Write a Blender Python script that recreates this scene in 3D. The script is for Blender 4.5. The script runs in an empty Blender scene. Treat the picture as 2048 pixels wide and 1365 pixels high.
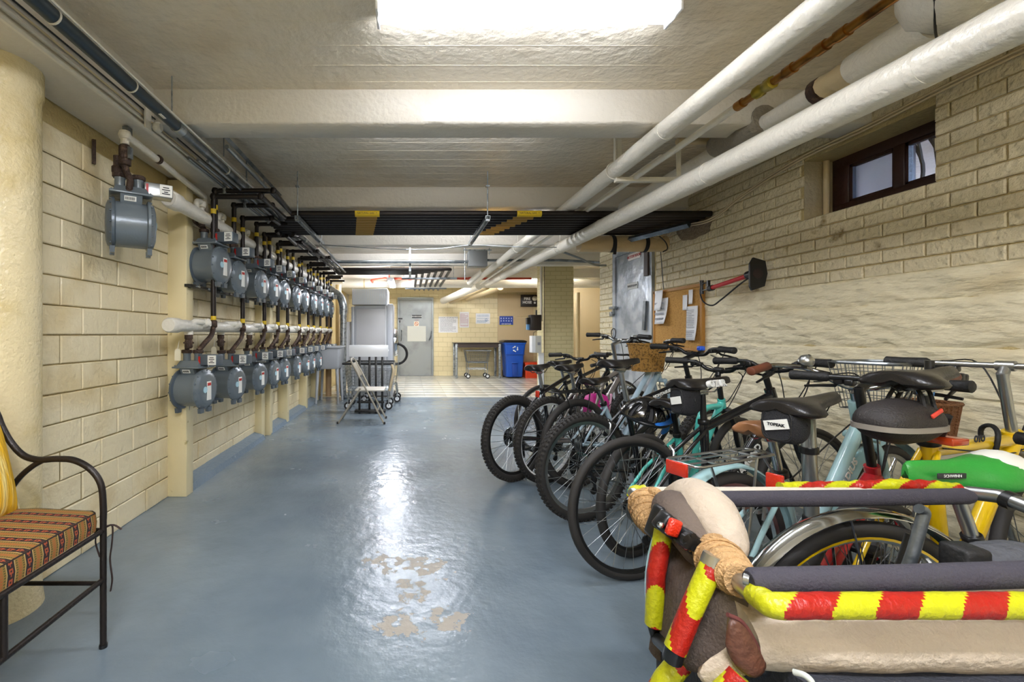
import bpy, math, random
from mathutils import Vector, Matrix, noise
random.seed(7)
S = bpy.context.scene
COL = S.collection
PI = math.pi
H = 1.15            # eye height
# ------------------------------------------------------------------ camera
cam_d = bpy.data.cameras.new('camera')
cam = bpy.data.objects.new('camera', cam_d); COL.objects.link(cam)
cam.location = (0, 0, H); cam.rotation_euler = (PI/2, 0, 0)
cam_d.sensor_fit = 'HORIZONTAL'; cam_d.sensor_width = 36
cam_d.lens = 900/2048*36
cam_d.shift_x = (1024-820)/2048; cam_d.shift_y = -(682.5-670)/2048
cam_d.clip_start = .05; cam_d.clip_end = 60
S.camera = cam
# ------------------------------------------------------------------ world
W = bpy.data.worlds.new('daylight'); S.world = W; W.use_nodes = True
bg = W.node_tree.nodes['Background']; bg.inputs[0].default_value = (.42, .62, 1, 1); bg.inputs[1].default_value = 3.6
S.view_settings.view_transform = 'Standard'; S.view_settings.look = 'None'
S.view_settings.gamma = 1; S.view_settings.use_curve_mapping = False
S.view_settings.exposure = 2.8
LAMP = 22.0         # luminaire strength
try:
    S.cycles.max_bounces = 8; S.cycles.diffuse_bounces = 5; S.cycles.glossy_bounces = 4
    S.cycles.sample_clamp_indirect = 6; S.cycles.caustics_reflective = False; S.cycles.caustics_refractive = False
except Exception: pass

def at(px, py, Y):   # a point seen at that place of the photograph, Y metres away
    return Vector(((px-820)/900*Y, Y, H-(py-670)/900*Y))
# ------------------------------------------------------------------ materials
def srgb(h):
    if isinstance(h, str):
        h = tuple(int(h[i:i+2], 16)/255 for i in (0, 2, 4))
    return tuple(c/12.92 if c <= .04045 else ((c+.055)/1.055)**2.4 for c in h)+(1,)
MC = {}
def mat(name, col, rough=.5, metal=0., bump=None, var=None, coat=0., emit=None, local=False, trans=0., aniso=None):
    """bump=(scale, strength[, detail]); var=(second colour, scale, low, high)"""
    if name in MC: return MC[name]
    m = bpy.data.materials.new(name); m.use_nodes = True; MC[name] = m
    nt = m.node_tree; b = nt.nodes['Principled BSDF']; L = nt.links
    b.inputs['Base Color'].default_value = srgb(col); b.inputs['Roughness'].default_value = rough
    b.inputs['Metallic'].default_value = metal; b.inputs['Coat Weight'].default_value = coat
    b.inputs['Coat Roughness'].default_value = .12
    b.inputs['Transmission Weight'].default_value = trans
    if emit:
        b.inputs['Emission Color'].default_value = srgb(emit[0]); b.inputs['Emission Strength'].default_value = emit[1]
    if bump or var:
        if local:
            tc = nt.nodes.new('ShaderNodeTexCoord'); src = tc.outputs['Object']
        else:
            g = nt.nodes.new('ShaderNodeNewGeometry'); src = g.outputs['Position']
        if aniso:
            mp = nt.nodes.new('ShaderNodeMapping'); mp.inputs['Scale'].default_value = aniso
            L.new(src, mp.inputs['Vector']); src = mp.outputs[0]
    if bump:
        n = nt.nodes.new('ShaderNodeTexNoise'); n.inputs['Scale'].default_value = bump[0]
        n.inputs['Detail'].default_value = bump[2] if len(bump) > 2 else 3
        L.new(src, n.inputs['Vector'])
        bp = nt.nodes.new('ShaderNodeBump'); bp.inputs['Strength'].default_value = bump[1]; bp.inputs['Distance'].default_value = .02
        L.new(n.outputs['Fac'], bp.inputs['Height']); L.new(bp.outputs[0], b.inputs['Normal'])
    if var:
        n2 = nt.nodes.new('ShaderNodeTexNoise'); n2.inputs['Scale'].default_value = var[1]; n2.inputs['Detail'].default_value = 6
        L.new(src, n2.inputs['Vector'])
        r = nt.nodes.new('ShaderNodeMapRange'); r.inputs[1].default_value = var[2]; r.inputs[2].default_value = var[3]
        L.new(n2.outputs['Fac'], r.inputs[0])
        mx = nt.nodes.new('ShaderNodeMix'); mx.data_type = 'RGBA'
        mx.inputs[6].default_value = srgb(col); mx.inputs[7].default_value = srgb(var[0])
        L.new(r.outputs[0], mx.inputs[0]); L.new(mx.outputs[2], b.inputs['Base Color'])
    return m
CREAM = 'e2d5b2'
m_wall = mat('cream wall paint', CREAM, .36, bump=(55, .22), var=('d2c196', 1.7, .5, .75))
m_block = mat('cream paint on blocks', CREAM, .34, bump=(38, .35, 5), var=('d3bf90', 3.1, .52, .72))
m_brickp = mat('cream paint on rough brick', 'ddd0ad', .26, bump=(34, .9, 5), var=('8f7a50', 9, .62, .75))
m_joint = mat('painted mortar joint', 'c4b07c', .6, bump=(60, .5))
m_rough = mat('cream paint on rough concrete', 'eadfbe', .5, bump=(32, 1.0, 7), var=('cdba8e', 4, .55, .75), aniso=(1, .35, 1))
m_ceil = mat('warm white ceiling paint', 'e3d9c6', .27, bump=(20, .7, 6), var=('d0c0a4', 2.2, .5, .8))
m_beam = mat('off white beam paint', 'd3cdc0', .42, bump=(30, .35, 5))
m_post = mat('cream gloss post paint', 'dfd1a6', .3, bump=(20, .12), var=('a8945c', 12, .68, .74))
m_trimg = mat('blue grey kerb paint', '6f7f8c', .4, bump=(30, .4))
m_white = mat('white pipe paint', 'ddd8cb', .28, bump=(45, .3, 4))
m_tan = mat('tan pipe paint', 'cdb990', .4, bump=(30, .2))
m_rust = mat('rusty brown iron', '43332a', .6, metal=.4, bump=(90, .5), var=('65503f', 30, .5, .65))
m_black = mat('black iron pipe', '28221f', .38, metal=.5, bump=(40, .1))
m_steel = mat('dull steel conduit', '8b8f90', .32, metal=.9, bump=(30, .1))
m_dsteel = mat('dark steel pipe', '646a6d', .3, metal=.7, bump=(40, .15), var=('84898b', 8, .45, .6))
m_galv = mat('galvanised steel', 'a9aeb0', .35, metal=.85, var=('7d8385', 22, .5, .6))
m_yellow = mat('yellow pipe label', 'd3b21f', .5)
m_copper = mat('copper pipe', '9a6a2c', .3, metal=.9, var=('5f3f1c', 14, .5, .68))
m_brass = mat('brass fitting', '9c8a34', .35, metal=.8)
m_meter = mat('grey meter enamel', '6b747a', .27, metal=.15, bump=(120, .05), local=True)
m_meter2 = mat('darker grey meter enamel', '566069', .3, metal=.15, local=True)
m_label = mat('white label', 'e4e4de', .5)
m_ink = mat('dark print', '25262a', .7)
m_grayink = mat('grey print', '8a8c92', .7)
m_lblue = mat('light blue sticker', 'a9cddb', .5)
m_red = mat('red plastic', 'b3201c', .35)
m_redrefl = mat('red reflector', 'c42a12', .15, coat=.6, bump=(300, .3))
m_chrome = mat('chrome', 'c9cccf', .12, metal=1)
m_alu = mat('brushed aluminium', 'b3b5b4', .3, metal=.95)
m_rubber = mat('black rubber', '1b1a19', .62, bump=(80, .2))
m_tire = mat('tyre rubber', '2b2825', .68)
m_plast = mat('black plastic', '161616', .35)
m_vinyl = mat('black saddle vinyl', '1f1d1d', .3, bump=(200, .1))
m_blackfab = mat('black nylon fabric', '202024', .75, bump=(260, .4))
m_frameb = mat('black bicycle paint', '171719', .2, coat=.5)
m_mint = mat('mint bicycle paint', '9dc0c2', .25, coat=.5)
m_lb = mat('light blue bicycle paint', 'a3bccb', .25, coat=.5)
m_teal = mat('teal bicycle paint', '4fc4b6', .25, coat=.5)
m_yel = mat('yellow bicycle paint', 'e0b90c', .25, coat=.5)
m_redp = mat('red bicycle paint', 'b8232c', .25, coat=.5)
m_grayp = mat('grey bicycle paint', '8c857f', .25, coat=.5, metal=.4)
m_bluep = mat('violet blue paint', '3a35a8', .25, coat=.5)
m_dkgreen = mat('dark green paint', '26332f', .3, coat=.4)
m_doorg = mat('grey door enamel', '9a9e9b', .38, metal=.3, bump=(14, .08), var=('878b88', 3, .5, .7))
m_doors = mat('silver grey door paint', 'b4babf', .25, metal=.25, bump=(9, .35, 5), var=('8b9299', 4, .48, .6))
m_wood = mat('dark brown window wood', '38201a', .4, bump=(40, .15))
m_sign = mat('black sign', '2a2b2c', .45)
m_wht = mat('white enamel', 'e3e5e6', .25)
m_gry = mat('light grey enamel', 'a8abae', .3, bump=(8, .05))
m_chair = mat('beige grey chair enamel', 'a69f90', .35, metal=.3)
# ------------------------------------------------------------------ mesh builder
class MB:
    def __init__(s): s.v = []; s.f = []; s.m = []; s.sm = []
    def add(s, vs, fs, mi=0, sm=False):
        k = len(s.v); s.v += [tuple(v) for v in vs]
        for i, f in enumerate(fs):
            s.f.append(tuple(k+j for j in f)); s.m.append(mi[i] if isinstance(mi, list) else mi); s.sm.append(sm)
        return s
    def box(s, c, d, rot=None, mi=0, ch=0):
        """chamfered box: centre, full sizes"""
        c = Vector(c); x, y, z = d[0]/2, d[1]/2, d[2]/2
        R = rot if rot is not None else Matrix.Identity(3)
        if ch <= 0:
            vs = [c+R@Vector((i*x, j*y, k*z)) for k in (-1, 1) for j in (-1, 1) for i in (-1, 1)]
            return s.add(vs, [(0, 2, 3, 1), (4, 5, 7, 6), (0, 1, 5, 4), (2, 6, 7, 3), (0, 4, 6, 2), (1, 3, 7, 5)], mi)
        import bmesh
        bm = bmesh.new(); bmesh.ops.create_cube(bm, size=1)
        for v in bm.verts: v.co = Vector((v.co.x*d[0], v.co.y*d[1], v.co.z*d[2]))
        bmesh.ops.bevel(bm, geom=bm.edges[:], offset=ch, segments=2, affect='EDGES', profile=.5)
        bm.verts.index_update()
        s.add([c+R@v.co for v in bm.verts], [[v.index for v in f.verts] for f in bm.faces], mi, True)
        bm.free(); return s
    def tube(s, pts, r, seg=8, closed=False, mi=0, cap=True, flat=1., mf=None):
        """swept round tube; r number or list; flat squashes along the second frame axis"""
        P = [Vector(p) for p in pts]; n = len(P)
        rr = r if isinstance(r, (list, tuple)) else [r]*n
        T = []
        for i in range(n):
            a = P[(i-1) % n] if (closed or i) else P[i]; b = P[(i+1) % n] if (closed or i < n-1) else P[i]
            t = (b-a); T.append(t.normalized() if t.length > 1e-9 else Vector((0, 0, 1)))
        up = Vector((0, 0, 1)) if abs(T[0].z) < .9 else Vector((1, 0, 0))
        N = T[0].cross(up).normalized(); vs = []
        for i in range(n):
            N = (N-T[i]*N.dot(T[i]))
            N = N.normalized() if N.length > 1e-6 else T[i].orthogonal().normalized()
            B = T[i].cross(N)
            for k in range(seg):
                a = 2*PI*k/seg
                vs.append(P[i]+N*math.cos(a)*rr[i]+B*math.sin(a)*rr[i]*flat)
        fs = []; ms = []
        for i in range(n if closed else n-1):
            for k in range(seg):
                fs.append((i*seg+k, i*seg+(k+1) % seg, ((i+1) % n)*seg+(k+1) % seg, ((i+1) % n)*seg+k))
                ms.append(mf(i, k) if mf else mi)
        if cap and not closed:
            fs += [tuple(range(seg))[::-1], tuple((n-1)*seg+k for k in range(seg))]; ms += [ms[0], ms[-1]]
        return s.add(vs, fs, ms, True)
    def lathe(s, prof, o=(0, 0, 0), ax=(0, 0, 1), seg=20, mi=0, sm=True, close=True):
        """prof: list of (radius, height along axis)"""
        o = Vector(o); A = Vector(ax).normalized(); U = A.orthogonal().normalized(); V = A.cross(U)
        vs = []; fs = []
        for (r, h) in prof:
            for k in range(seg):
                a = 2*PI*k/seg; vs.append(o+A*h+(U*math.cos(a)+V*math.sin(a))*r)
        for i in range(len(prof)-1):
            for k in range(seg):
                fs.append((i*seg+k, i*seg+(k+1) % seg, (i+1)*seg+(k+1) % seg, (i+1)*seg+k))
        if close: fs += [tuple(range(seg))[::-1], tuple((len(prof)-1)*seg+k for k in range(seg))]
        return s.add(vs, fs, mi, sm)
    def ring(s, c, ax, R, r, seg=40, ss=8, mi=0, a0=0, a1=2*PI, flat=1.):
        c = Vector(c); A = Vector(ax).normalized(); U = Vector((0, 0, 1)) if abs(A.z) < .9 else Vector((1, 0, 0))
        V = A.cross(U).normalized(); U = V.cross(A)
        full = abs(a1-a0-2*PI) < 1e-6
        n = seg if full else seg+1
        pts = [c+(U*math.cos(a0+(a1-a0)*i/seg)+V*math.sin(a0+(a1-a0)*i/seg))*R for i in range(n)]
        return s.tube(pts, r, ss, closed=full, mi=mi, flat=flat)
    def prism(s, poly, d, mi=0):
        """polygon of 3D points extruded by vector d"""
        P = [Vector(p) for p in poly]; d = Vector(d); n = len(P)
        return s.add(P+[p+d for p in P], [tuple(range(n))[::-1], tuple(range(n, 2*n))]+[(i, (i+1) % n, n+(i+1) % n, n+i) for i in range(n)], mi)
    def loft(s, rings, mi=0, cap=True, sm=True):
        n = len(rings[0]); vs = [p for r in rings for p in r]; fs = []
        for i in range(len(rings)-1):
            for k in range(n): fs.append((i*n+k, i*n+(k+1) % n, (i+1)*n+(k+1) % n, (i+1)*n+k))
        if cap: fs += [tuple(range(n))[::-1], tuple((len(rings)-1)*n+k for k in range(n))]
        return s.add(vs, fs, mi, sm)
    def build(s, name, mats, parent=None, label=None, kind=None, loc=None):
        me = bpy.data.meshes.new(name); me.from_pydata(s.v, [], s.f)
        for m in (mats if isinstance(mats, (list, tuple)) else [mats]): me.materials.append(m)
        me.polygons.foreach_set('material_index', s.m); me.polygons.foreach_set('use_smooth', s.sm)
        me.validate(); me.update()
        if any(s.sm):
            try: me.set_sharp_from_angle(angle=math.radians(48))
            except Exception: pass
        o = bpy.data.objects.new(name, me); COL.objects.link(o)
        if parent: o.parent = parent
        if label: o['label'] = label
        if kind: o['kind'] = kind
        if loc: o.location = loc
        return o
def R3(ax, deg): return Matrix.Rotation(math.radians(deg), 3, ax)
def tag(o, label, cat, group=None):
    o['label'] = label; o['category'] = cat
    if group: o['group'] = group
    return o
def thing(name, label, cat, loc=(0, 0, 0), rz=0, group=None, rx=0):
    o = bpy.data.objects.new(name, None); COL.objects.link(o); o.location = loc; o.rotation_euler = (rx, 0, rz)
    o.empty_display_size = .1
    return tag(o, label, cat, group)
def link_copy(o, parent=None, name=None):
    c = o.copy(); COL.objects.link(c); c.parent = parent; return c
def copy_tree(o, parent=None):
    c = link_copy(o, parent)
    for ch in [x for x in bpy.data.objects if x.parent == o]: copy_tree(ch, c)
    return c
def basis(xv, yv, loc):
    x = Vector(xv).normalized(); y = Vector(yv).normalized(); z = x.cross(y)
    m = Matrix.Identity(4)
    for i in range(3): m[i][0] = x[i]; m[i][1] = y[i]; m[i][2] = z[i]; m[i][3] = loc[i]
    return m
def text(s, size, m, parent, M, name='lettering', ext=.0006, align='CENTER', bold=.0):
    cu = bpy.data.curves.new('t', 'FONT'); cu.body = s; cu.size = size; cu.align_x = align; cu.align_y = 'CENTER'
    cu.extrude = ext; cu.offset = bold; cu.resolution_u = 2
    t = bpy.data.objects.new('t', cu); me = bpy.data.meshes.new_from_object(t)
    bpy.data.objects.remove(t); bpy.data.curves.remove(cu)
    me.transform(M); me.materials.clear(); me.materials.append(m); me.name = name
    o = bpy.data.objects.new(name, me); COL.objects.link(o)
    if parent: o.parent = parent
    return o
ORD = ['nearest', 'second', 'third', 'fourth', 'fifth', 'sixth', 'seventh', 'eighth', 'ninth', 'tenth', 'eleventh', 'twelfth', 'thirteenth']
def nth(i): return 'nearest' if i == 0 else ORD[i]
def curve3(pts, n=8):
    """Catmull-Rom through points"""
    P = [Vector(p) for p in pts]; P = [P[0]*2-P[1]]+P+[P[-1]*2-P[-2]]; out = []
    for i in range(1, len(P)-2):
        for k in range(n):
            t = k/n; a, b, c, d = P[i-1], P[i], P[i+1], P[i+2]
            out.append(.5*((2*b)+(c-a)*t+(2*a-5*b+4*c-d)*t*t+(3*b-a-3*c+d)*t**3))
    out.append(P[-2]); return out
# ------------------------------------------------------------------ room shell
XL, XR, YF, ZC, ZB = -1.72, 2.6, 12.6, 2.53, 2.34
YB = -2.6
def struct(mb, name, m, parent=None):
    o = mb.build(name, m, parent)
    if not parent: o['kind'] = 'structure'
    return o
# floor, with worn patches where the paint has come away
def floor_material():
    m = bpy.data.materials.new('blue grey floor paint'); m.use_nodes = True; nt = m.node_tree; L = nt.links; N = nt.nodes
    b = N['Principled BSDF']; g = N.new('ShaderNodeNewGeometry'); P = g.outputs['Position']
    def noise_(sc, det=5, src=P, rough=.55):
        n = N.new('ShaderNodeTexNoise'); n.inputs['Scale'].default_value = sc; n.inputs['Detail'].default_value = det
        n.inputs['Roughness'].default_value = rough; L.new(src, n.inputs['Vector']); return n.outputs['Fac']
    def rng(src, a, b_, c=0, d=1):
        r = N.new('ShaderNodeMapRange'); r.inputs[1].default_value = a; r.inputs[2].default_value = b_; r.inputs[3].default_value = c; r.inputs[4].default_value = d
        L.new(src, r.inputs[0]); return r.outputs[0]
    def math_(op, a, b_):
        r = N.new('ShaderNodeMath'); r.operation = op
        for i, x in enumerate((a, b_)):
            if isinstance(x, (int, float)): r.inputs[i].default_value = x
            else: L.new(x, r.inputs[i])
        return r.outputs[0]
    def blob(x, y, rad):
        vm = N.new('ShaderNodeVectorMath'); vm.operation = 'DISTANCE'; vm.inputs[1].default_value = (x, y, 0); L.new(P, vm.inputs[0])
        return rng(vm.outputs['Value'], rad*.35, rad, 1, 0)
    near = math_('MAXIMUM', math_('MAXIMUM', blob(-.12, 2.27, .17), blob(.08, 2.24, .2)), math_('MAXIMUM', blob(.02, 2.02, .16), math_('MAXIMUM', blob(.16, 1.82, .15), blob(-.03, 1.78, .17))))
    mask = rng(math_('ADD', noise_(15, 9, rough=.65), math_('MULTIPLY', near, .27)), .735, .75)
    scr = rng(noise_(1.3, 8, rough=.75), .66, .70)
    mx = N.new('ShaderNodeMix'); mx.data_type = 'RGBA'
    c1 = N.new('ShaderNodeMix'); c1.data_type = 'RGBA'; c1.inputs[6].default_value = srgb('6a7882'); c1.inputs[7].default_value = srgb('7e8b93')
    L.new(rng(noise_(1.1, 4), .4, .65), c1.inputs[0]); L.new(c1.outputs[2], mx.inputs[6]); mx.inputs[7].default_value = srgb('a39c90')
    L.new(mask, mx.inputs[0])
    L.new(mx.outputs[2], b.inputs['Base Color'])
    L.new(math_('ADD', rng(noise_(2.3, 4), .35, .7, .16, .3), math_('MULTIPLY', mask, .3)), b.inputs['Roughness'])
    bp = N.new('ShaderNodeBump'); bp.inputs['Strength'].default_value = .35; bp.inputs['Distance'].default_value = .02
    h = math_('ADD', math_('MULTIPLY', noise_(14, 6), .6), math_('MULTIPLY', noise_(3, 3), .8))
    L.new(math_('SUBTRACT', h, math_('MULTIPLY', mask, .12)), bp.inputs['Height']); L.new(bp.outputs[0], b.inputs['Normal'])
    return m
m_floor = floor_material()
YT = 8.28
fl = struct(MB().box(((XL+4.6)/2, (YB+YT)/2, -.06), (4.6-XL+.6, YT-YB, .12)), 'floor', m_floor)
fl2 = struct(MB().box(((XL+4.6)/2, (YT+YF+.3)/2, -.065), (4.6-XL+.6, YF+.3-YT, .115)), 'floor', mat('grey tile grout', '918f86', .6, bump=(60, .3)))
m_tiles = [mat('pale stone tile '+'abc'[i], c, .16, bump=(6, .05), var=(c2, 5, .42, .62)) for i, (c, c2) in enumerate((('cdcabd', 'c2c0b3'), ('d1cdbf', 'c6c1b2'), ('cac9be', 'bebdb2')))]
tm = []
for k in range(3):
    o = MB().box((0, 0, 0), (.397, .397, .012), ch=.002)
    me = o.build('tile', m_tiles[k]); tm.append(me.data); bpy.data.objects.remove(me)
def put(name, me, loc, parent, rot=None, scale=None):
    o = bpy.data.objects.new(name, me); COL.objects.link(o); o.parent = parent; o.location = loc
    if rot: o.rotation_euler = rot
    if scale: o.scale = scale
    return o
y = YT+.2
while y < YF:
    x = XL+.2
    while x < 4.5:
        put('tile', random.choice(tm), (x, y, -.004), fl2, rot=(0, 0, random.choice((0, PI/2)))); x += .4
    y += .4
# ceiling and beams
ce = struct(MB().box(((XL+4.6)/2, (YB+YF)/2, ZC+.08), (4.6-XL+.6, YF-YB+.6, .16)), 'ceiling', m_ceil)
def beam(y0, y1, x0=-1.44, x1=XR+.1):
    mb = MB(); n = 50
    # lower edges slightly ragged, as cast
    rows = []
    for i in range(n+1):
        x = x0+(x1-x0)*i/n; j = .005*noise.noise((x*9, y0, 0)); 
        rows.append([Vector((x, y0+j, ZC+.02)), Vector((x, y0+j*.6, ZB+.012)), Vector((x, y0+.012+j, ZB+j*.6)), Vector((x, y1-.012, ZB-j*.5)), Vector((x, y1, ZB+.012)), Vector((x, y1, ZC+.02))])
    mb.loft(rows); o = mb.build('beam', m_beam, ce); return o
for yb in (-.9, .82): beam(yb, yb+.2)
beam(2.53, 2.73); beam(4.2, 4.4); beam(5.95, 6.15); beam(7.65, 7.85, x1=4.6); beam(9.4, 9.6, x1=4.6); beam(11.1, 11.3, x1=4.6)
MB().box(((XL-1.44)/2, (YB+YF)/2, (2.27+ZC)/2+.01), (-1.44-XL+.0, YF-YB, ZC-2.27+.02)).build('beam', m_beam, ce)
# board-marked ribs on the ceiling
rb = MB()
for k in range(46):
    yy = .9+k*.155+random.uniform(-.01, .01)
    if any(a-.02 < yy < a+.22 for a in (.82, 2.53, 4.2, 5.95)): continue
    rb.box((.58, yy, ZC-.0004), (4.03, .004, .0016))
rb.build('board_mark', m_ceil, ce, kind='stuff')
# left wall of painted blocks
wl = struct(MB().box((XL-.11, (YB+YF)/2, ZC/2), (.2, YF-YB+.6, ZC+.1)), 'wall_left', m_joint)
BM = {}
def brick(name, L_, Hh, D, m, key):
    if key in BM: return BM[key]
    e = .005
    vs = [(-L_/2, 0, -Hh/2), (L_/2, 0, -Hh/2), (L_/2, 0, Hh/2), (-L_/2, 0, Hh/2),
          (-L_/2, -D+e, -Hh/2), (L_/2, -D+e, -Hh/2), (L_/2, -D+e, Hh/2), (-L_/2, -D+e, Hh/2),
          (-L_/2+e, -D, -Hh/2+e), (L_/2-e, -D, -Hh/2+e), (L_/2-e, -D, Hh/2-e), (-L_/2+e, -D, Hh/2-e)]
    fs = [(0, 1, 5, 4), (1, 2, 6, 5), (2, 3, 7, 6), (3, 0, 4, 7), (4, 5, 9, 8), (5, 6, 10, 9), (6, 7, 11, 10), (7, 4, 8, 11), (8, 9, 10, 11)]
    o = MB().add(vs, fs).build(name, m); BM[key] = o.data; bpy.data.objects.remove(o); return BM[key]
def lay(parent, name, face_x, sign, y0, y1, z0, z1, L_, Hh, gap, D, m, holes=(), y_far=None, z_off=0, limit=300):
    """courses on a wall in the YZ plane; sign=+1 the wall faces +X"""
    rot = (0, 0, PI/2) if sign > 0 else (0, 0, -PI/2)
    n = 0; rest = MB(); row = 0; z = z0
    items = []
    while z+Hh <= z1+.02:
        y = y0-(L_+gap)*(.5 if row % 2 else 0)
        while y < y1:
            segs = [(max(y, y0), min(y+L_, y1))]
            for (ha, hb, za, zb) in holes:
                if z+Hh > za+.01 and z < zb-.01:
                    new = []
                    for a, b in segs:
                        if b <= ha or a >= hb: new.append((a, b)); continue
                        if a < ha: new.append((a, ha))
                        if b > hb: new.append((hb, b))
                    segs = new
            for a, b in segs:
                if b-a > .03: items.append(((a+b)/2, z+Hh/2, round(b-a, 2)))
            y += L_+gap
        z += Hh+gap; row += 1
    items.sort(key=lambda t: t[0])
    for (yc, zc, ll) in items:
        me = brick(name, ll, Hh, D, m, (name, ll, Hh, m.name))
        j = random.uniform(-.0025, .0025)
        if n < limit:
            put(name, me, (face_x+sign*j, yc, zc), parent, rot=(0, 0, rot[2]+random.uniform(-.004, .004))); n += 1
        else:
            M = Matrix.Translation((face_x+sign*j, yc, zc))@Matrix.Rotation(rot[2], 4, 'Z')
            rest.add([M@v.co for v in me.vertices], [tuple(p.vertices) for p in me.polygons])
    if rest.v: rest.build(name+'_courses', m, parent, kind='stuff')
# brick() faces -Y locally; rotate so that it faces into the room
lay(wl, 'block', XL-.006, 1, 1.5, 8.2, .0, 2.27, .281, .138, .006, .009, m_block, limit=290)
# right wall: window opening Y 2.23..2.98 z 1.9..2.295, door Y 4.8..5.72
WY0, WY1, WZ0, WZ1 = 2.23, 2.98, 1.90, 2.295
DY0, DY1, DZ = 4.8, 5.72, 2.18
wr = MB()
def wbox(y0, y1, z0, z1, d=.3): wr.box((XR+.009+d/2, (y0+y1)/2, (z0+z1)/2), (d, y1-y0, z1-z0))
wbox(YB, WY0, 0, ZC); wbox(WY0, WY1, 0, WZ0); wbox(WY0, WY1, WZ1, ZC); wbox(WY1, DY0, 0, ZC); wbox(DY0, DY1, DZ, ZC); wbox(DY1, 6.16, 0, ZC)
wr = struct(wr, 'wall_right', m_joint)
lay(wr, 'brick', XR+.008, -1, 1.55, 6.16, 1.475, 2.52, .2, .066, .007, .011, m_brickp, holes=[(WY0, WY1, WZ0, WZ1), (DY0-.04, DY1+.04, 0, DZ+.04)], limit=300)
lay(wr, 'brick', XR+.008, -1, DY1+.04, 6.16, .0, 1.475, .2, .066, .007, .011, m_brickp, limit=0)
# rough lower part of that wall, board-formed concrete under thick paint
def rough_panel(y0, y1, z0, z1, ny, nz):
    vs = []; fs = []
    for j in range(nz+1):
        for i in range(ny+1):
            y = y0+(y1-y0)*i/ny; z = z0+(z1-z0)*j/nz
            d = .010*noise.fractal((y*4.5, z*16, 3), .8, 2, 5)+.007*noise.noise((y*9, z*26, 8))
            ridge = abs(((z+.02*noise.noise((y*.8, 0, 0)))/.24) % 1-.5)
            d += -.012*max(0, 1-ridge/.06)
            if j == nz: d = -.012
            vs.append((XR-.006-d, y, z))
    for j in range(nz):
        for i in range(ny):
            a = j*(ny+1)+i; fs.append((a, a+ny+1, a+ny+2, a+1))
    MB().add(vs, fs, 0, True).build('rough_render', m_rough, wr)
rough_panel(1.0, 4.76, 0, 1.475, 300, 130)
rough_panel(YB, 1.0, 0, 1.475, 60, 40)
# return of the brick pier and the room beyond it
struct(MB().box((3.75, 6.11, ZC/2), (1.68, .1, ZC)), 'wall_side', m_wall)
struct(MB().box((4.75, 9.4, ZC/2), (.2, 6.6, ZC)), 'wall_side', m_wall)
wb_ = struct(MB().box(((XL+4.8)/2, YB-.1, ZC/2), (6.9, .2, ZC)), 'wall_back', m_wall)
# far wall with painted brick relief
def brick_material(name, c, c2, w, h):
    m = bpy.data.materials.new(name); m.use_nodes = True; nt = m.node_tree; N = nt.nodes; L = nt.links; b = N['Principled BSDF']
    g = N.new('ShaderNodeNewGeometry'); sp = N.new('ShaderNodeSeparateXYZ'); cb = N.new('ShaderNodeCombineXYZ')
    L.new(g.outputs['Position'], sp.inputs[0]); L.new(sp.outputs[2], cb.inputs[1])
    ad = N.new('ShaderNodeMath'); ad.operation = 'ADD'; L.new(sp.outputs[0], ad.inputs[0]); L.new(sp.outputs[1], ad.inputs[1]); L.new(ad.outputs[0], cb.inputs[0])
    t = N.new('ShaderNodeTexBrick'); t.inputs['Scale'].default_value = 1; t.inputs['Brick Width'].default_value = w; t.inputs['Row Height'].default_value = h
    t.inputs['Mortar Size'].default_value = .006; t.inputs['Color1'].default_value = srgb(c); t.inputs['Color2'].default_value = srgb(c); t.inputs['Mortar'].default_value = srgb(c2)
    L.new(cb.outputs[0], t.inputs['Vector']); L.new(t.outputs['Color'], b.inputs['Base Color'])
    bp = N.new('ShaderNodeBump'); bp.inputs['Strength'].default_value = .6; bp.inputs['Distance'].default_value = .01; bp.invert = True
    L.new(t.outputs['Fac'], bp.inputs['Height']); L.new(bp.outputs[0], b.inputs['Normal']); b.inputs['Roughness'].default_value = .42
    return m
m_farb = brick_material('cream painted far block', 'e2d3a6', 'cfbf8f', .26, .135)
m_colb = brick_material('cream painted column brick', 'd2c79c', 'bfb384', .2, .075)
fw = MB(); fw.box(((XL-.35)/2, YF+.1, ZC/2), (-.35-XL, .2, ZC)); fw.box(((.66+4.8)/2, YF+.1, ZC/2), (4.14, .2, ZC)); fw.box((.155, YF+.1, (2.2+ZC)/2), (1.01, .2, ZC-2.2))
fw = struct(fw, 'wall_front', m_farb)
MB().box((.155, YF+.5, 1.2), (1.6, .1, 2.6)).build('light_stop_panel', m_plast, fw)  # unseen black backing, keeps sky light out of the door gaps
MB().box((2.95, YF-.012, .82), (1.0, .03, 1.64)).build('wall_panel', mat('tan wall panel', 'cbb58c', .5), fw)
MB().box((2.95, YF-.012, 1.97), (1.0, .02, .62)).build('wall_panel', mat('tan wall panel', 'cbb58c', .5), fw)
# alcove wall pieces right of the column
struct(MB().box((3.9, 10.6, ZC/2), (1.7, .12, ZC)), 'wall_side', mat('warm beige plaster', 'd4c096', .5, bump=(30, .1)))
# brick column
co = MB().box((2.755, 8.56, ZC/2), (.53, .5, ZC)).build('column', m_colb); co['kind'] = 'structure'
# round column at the left edge
rc = MB(); rc.lathe([(.158, 0), (.152, .05), (.15, .12), (.15, 2.12), (.152, 2.16), (.158, 2.17), (.158, 2.28)], (-1.72, 1.87, 0), seg=48)
rc = rc.build('column', mat('cream gloss column paint', 'dccda4', .22, bump=(60, .35, 4), var=('c2ab6c', 3, .5, .7))); rc['kind'] = 'structure'
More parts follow.
